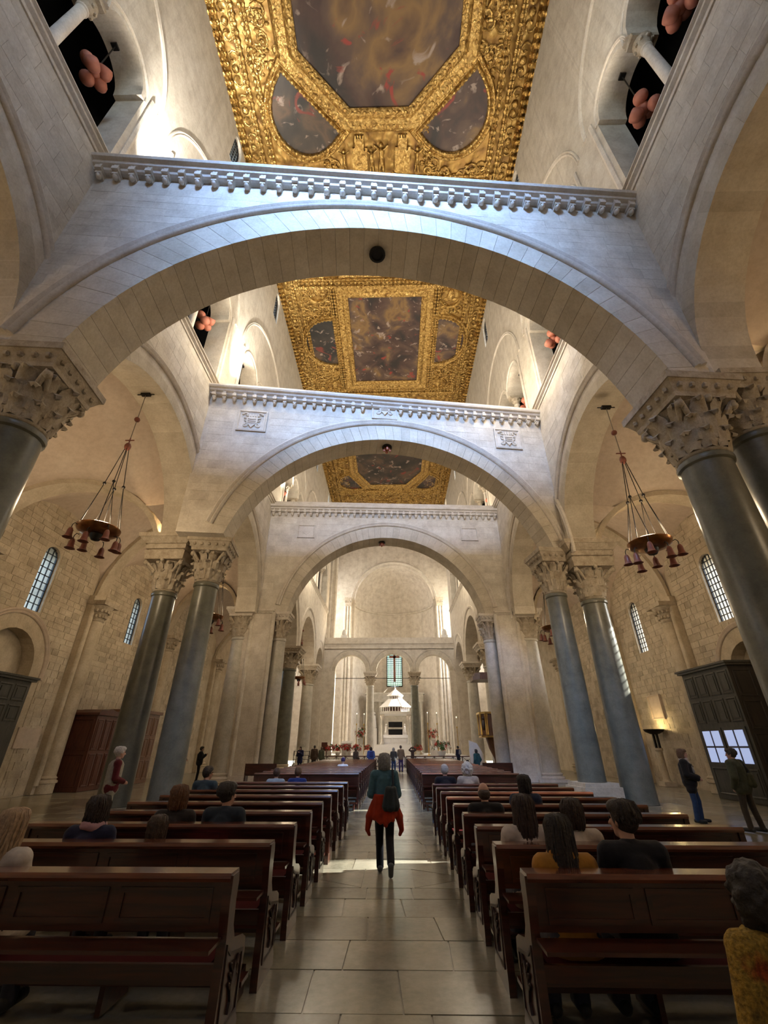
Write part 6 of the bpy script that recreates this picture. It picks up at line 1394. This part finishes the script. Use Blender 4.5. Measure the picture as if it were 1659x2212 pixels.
person('person in dark blue jacket with grey backpack at the right rail', 6.15, 43.6, 0.6, 'stand', 1.72, (0.015, 0.015, 0.035), (0.015, 0.015, 0.02), (0.03, 0.02, 0.02), 'short', arms='front', bag=((0.30, 0.28, 0.26), (0.05, -0.18, 0.32), (0.9, 0.6, 1.2)))
person('person in teal blue jacket standing under the pulpit', 5.5, 30.2, 0.7, 'stand', 1.55, (0.03, 0.13, 0.20), (0.02, 0.03, 0.05), (0.04, 0.06, 0.10), 'bob', arms='pockets', coat=0.7)
# seated on the pews: y is the back of the pew plus the seat depth
def sitter(label, x, yrow, H=1.68, **k): return person(label, x, yrow + 0.235, 0.0, 'sit', H, **k)
YL = lambda k: 3.87 + 1.065 * k
YR = lambda k: 3.90 + 1.0 * k
sitter('seated person with long blonde hair and cream coat, left edge', -2.56, YL(0), 1.66, top=(0.62, 0.55, 0.48), hair=(0.42, 0.28, 0.16), style='long', vox=0.014, coat=0.5)
sitter('seated person with dark hair, navy jacket and pale pink scarf, left block', -2.52, YL(1), 1.66, top=(0.018, 0.02, 0.05), hair=(0.035, 0.02, 0.016), style='bob', vox=0.016, scarf=(0.55, 0.32, 0.34))
sitter('small seated child with bright pink jacket in the left block', -1.88, YL(1), 1.45, top=(0.55, 0.06, 0.10), hair=(0.07, 0.04, 0.025), style='bob', vox=0.016)
sitter('seated person with auburn hair and dark coat in the left block', -2.17, YL(2), 1.68, top=(0.03, 0.025, 0.025), hair=(0.17, 0.07, 0.025), style='bob', vox=0.016)
sitter('seated man with short dark hair and dark blue jacket, left block', -1.58, YL(2), 1.72, top=(0.025, 0.035, 0.05), hair=(0.04, 0.032, 0.028), vox=0.016, turn=-0.6)
sitter('seated man with dark hair and slate blue jacket at the left end of a pew', -3.46, YL(6), 1.74, top=(0.045, 0.075, 0.10), hair=(0.03, 0.02, 0.015), turn=-0.7)
sitter('seated child with brown hair and light blue hood, last near left pew', -2.50, YL(8), 1.60, top=(0.40, 0.50, 0.58), hair=(0.09, 0.045, 0.025), style='short')
sitter('seated person in royal blue jacket, last near left pew', -1.96, YL(8), 1.62, top=(0.02, 0.045, 0.20), hair=(0.14, 0.07, 0.03), style='short')
sitter('seated child in a purple knitted hat among the far left pews', -1.78, 16.3 + 1.07 * 5, 1.62, top=(0.75, 0.74, 0.74), hat=(0.05, 0.03, 0.10))
sitter('seated white-haired man in a dark jacket, last near right pew', 1.68, YR(8), 1.72, top=(0.02, 0.022, 0.025), hair=(0.62, 0.61, 0.60))
sitter('seated person with white curly hair and cream coat, last near right pew', 2.22, YR(8), 1.74, top=(0.58, 0.50, 0.42), hair=(0.75, 0.72, 0.66), style='curly')
sitter('seated man with close-cropped hair and black jacket, right block', 1.70, YR(3), 1.66, top=(0.012, 0.012, 0.014), hair=(0.07, 0.045, 0.035), style='bald', vox=0.016)
sitter('seated person with dark hair and navy jacket, middle of right block', 2.51, YR(4), 1.70, top=(0.025, 0.035, 0.07), hair=(0.02, 0.015, 0.013), style='bob', vox=0.016, turn=0.5)
sitter('seated person with long dark brown hair and cream top, right block', 1.72, YR(1), 1.68, top=(0.55, 0.47, 0.40), hair=(0.035, 0.016, 0.012), style='long', vox=0.014)
sitter('seated person with dark bob and cream jacket, right block', 2.19, YR(1), 1.64, top=(0.55, 0.46, 0.36), hair=(0.04, 0.022, 0.015), style='bob', vox=0.014)
sitter('seated person with dark hair and mustard yellow jacket, front of right block', 1.72, YR(0), 1.62, top=(0.42, 0.19, 0.03), hair=(0.022, 0.015, 0.012), style='long', vox=0.014, scarf=(0.40, 0.18, 0.03))
sitter('seated man in a dark jacket beside the mustard jacket, front of right block', 2.24, YR(0), 1.74, top=(0.012, 0.012, 0.016), hair=(0.03, 0.018, 0.013), vox=0.014, turn=0.6)
person('person with curly dark hair and fuzzy mustard jumper, right foreground corner', 1.98, 2.42, 0.15, 'stand', 1.27, top=(0.38, 0.21, 0.03), legs=(0.02, 0.02, 0.025), hair=(0.018, 0.013, 0.011), style='curly', vox=0.012, arms='front', fuzzy=True)
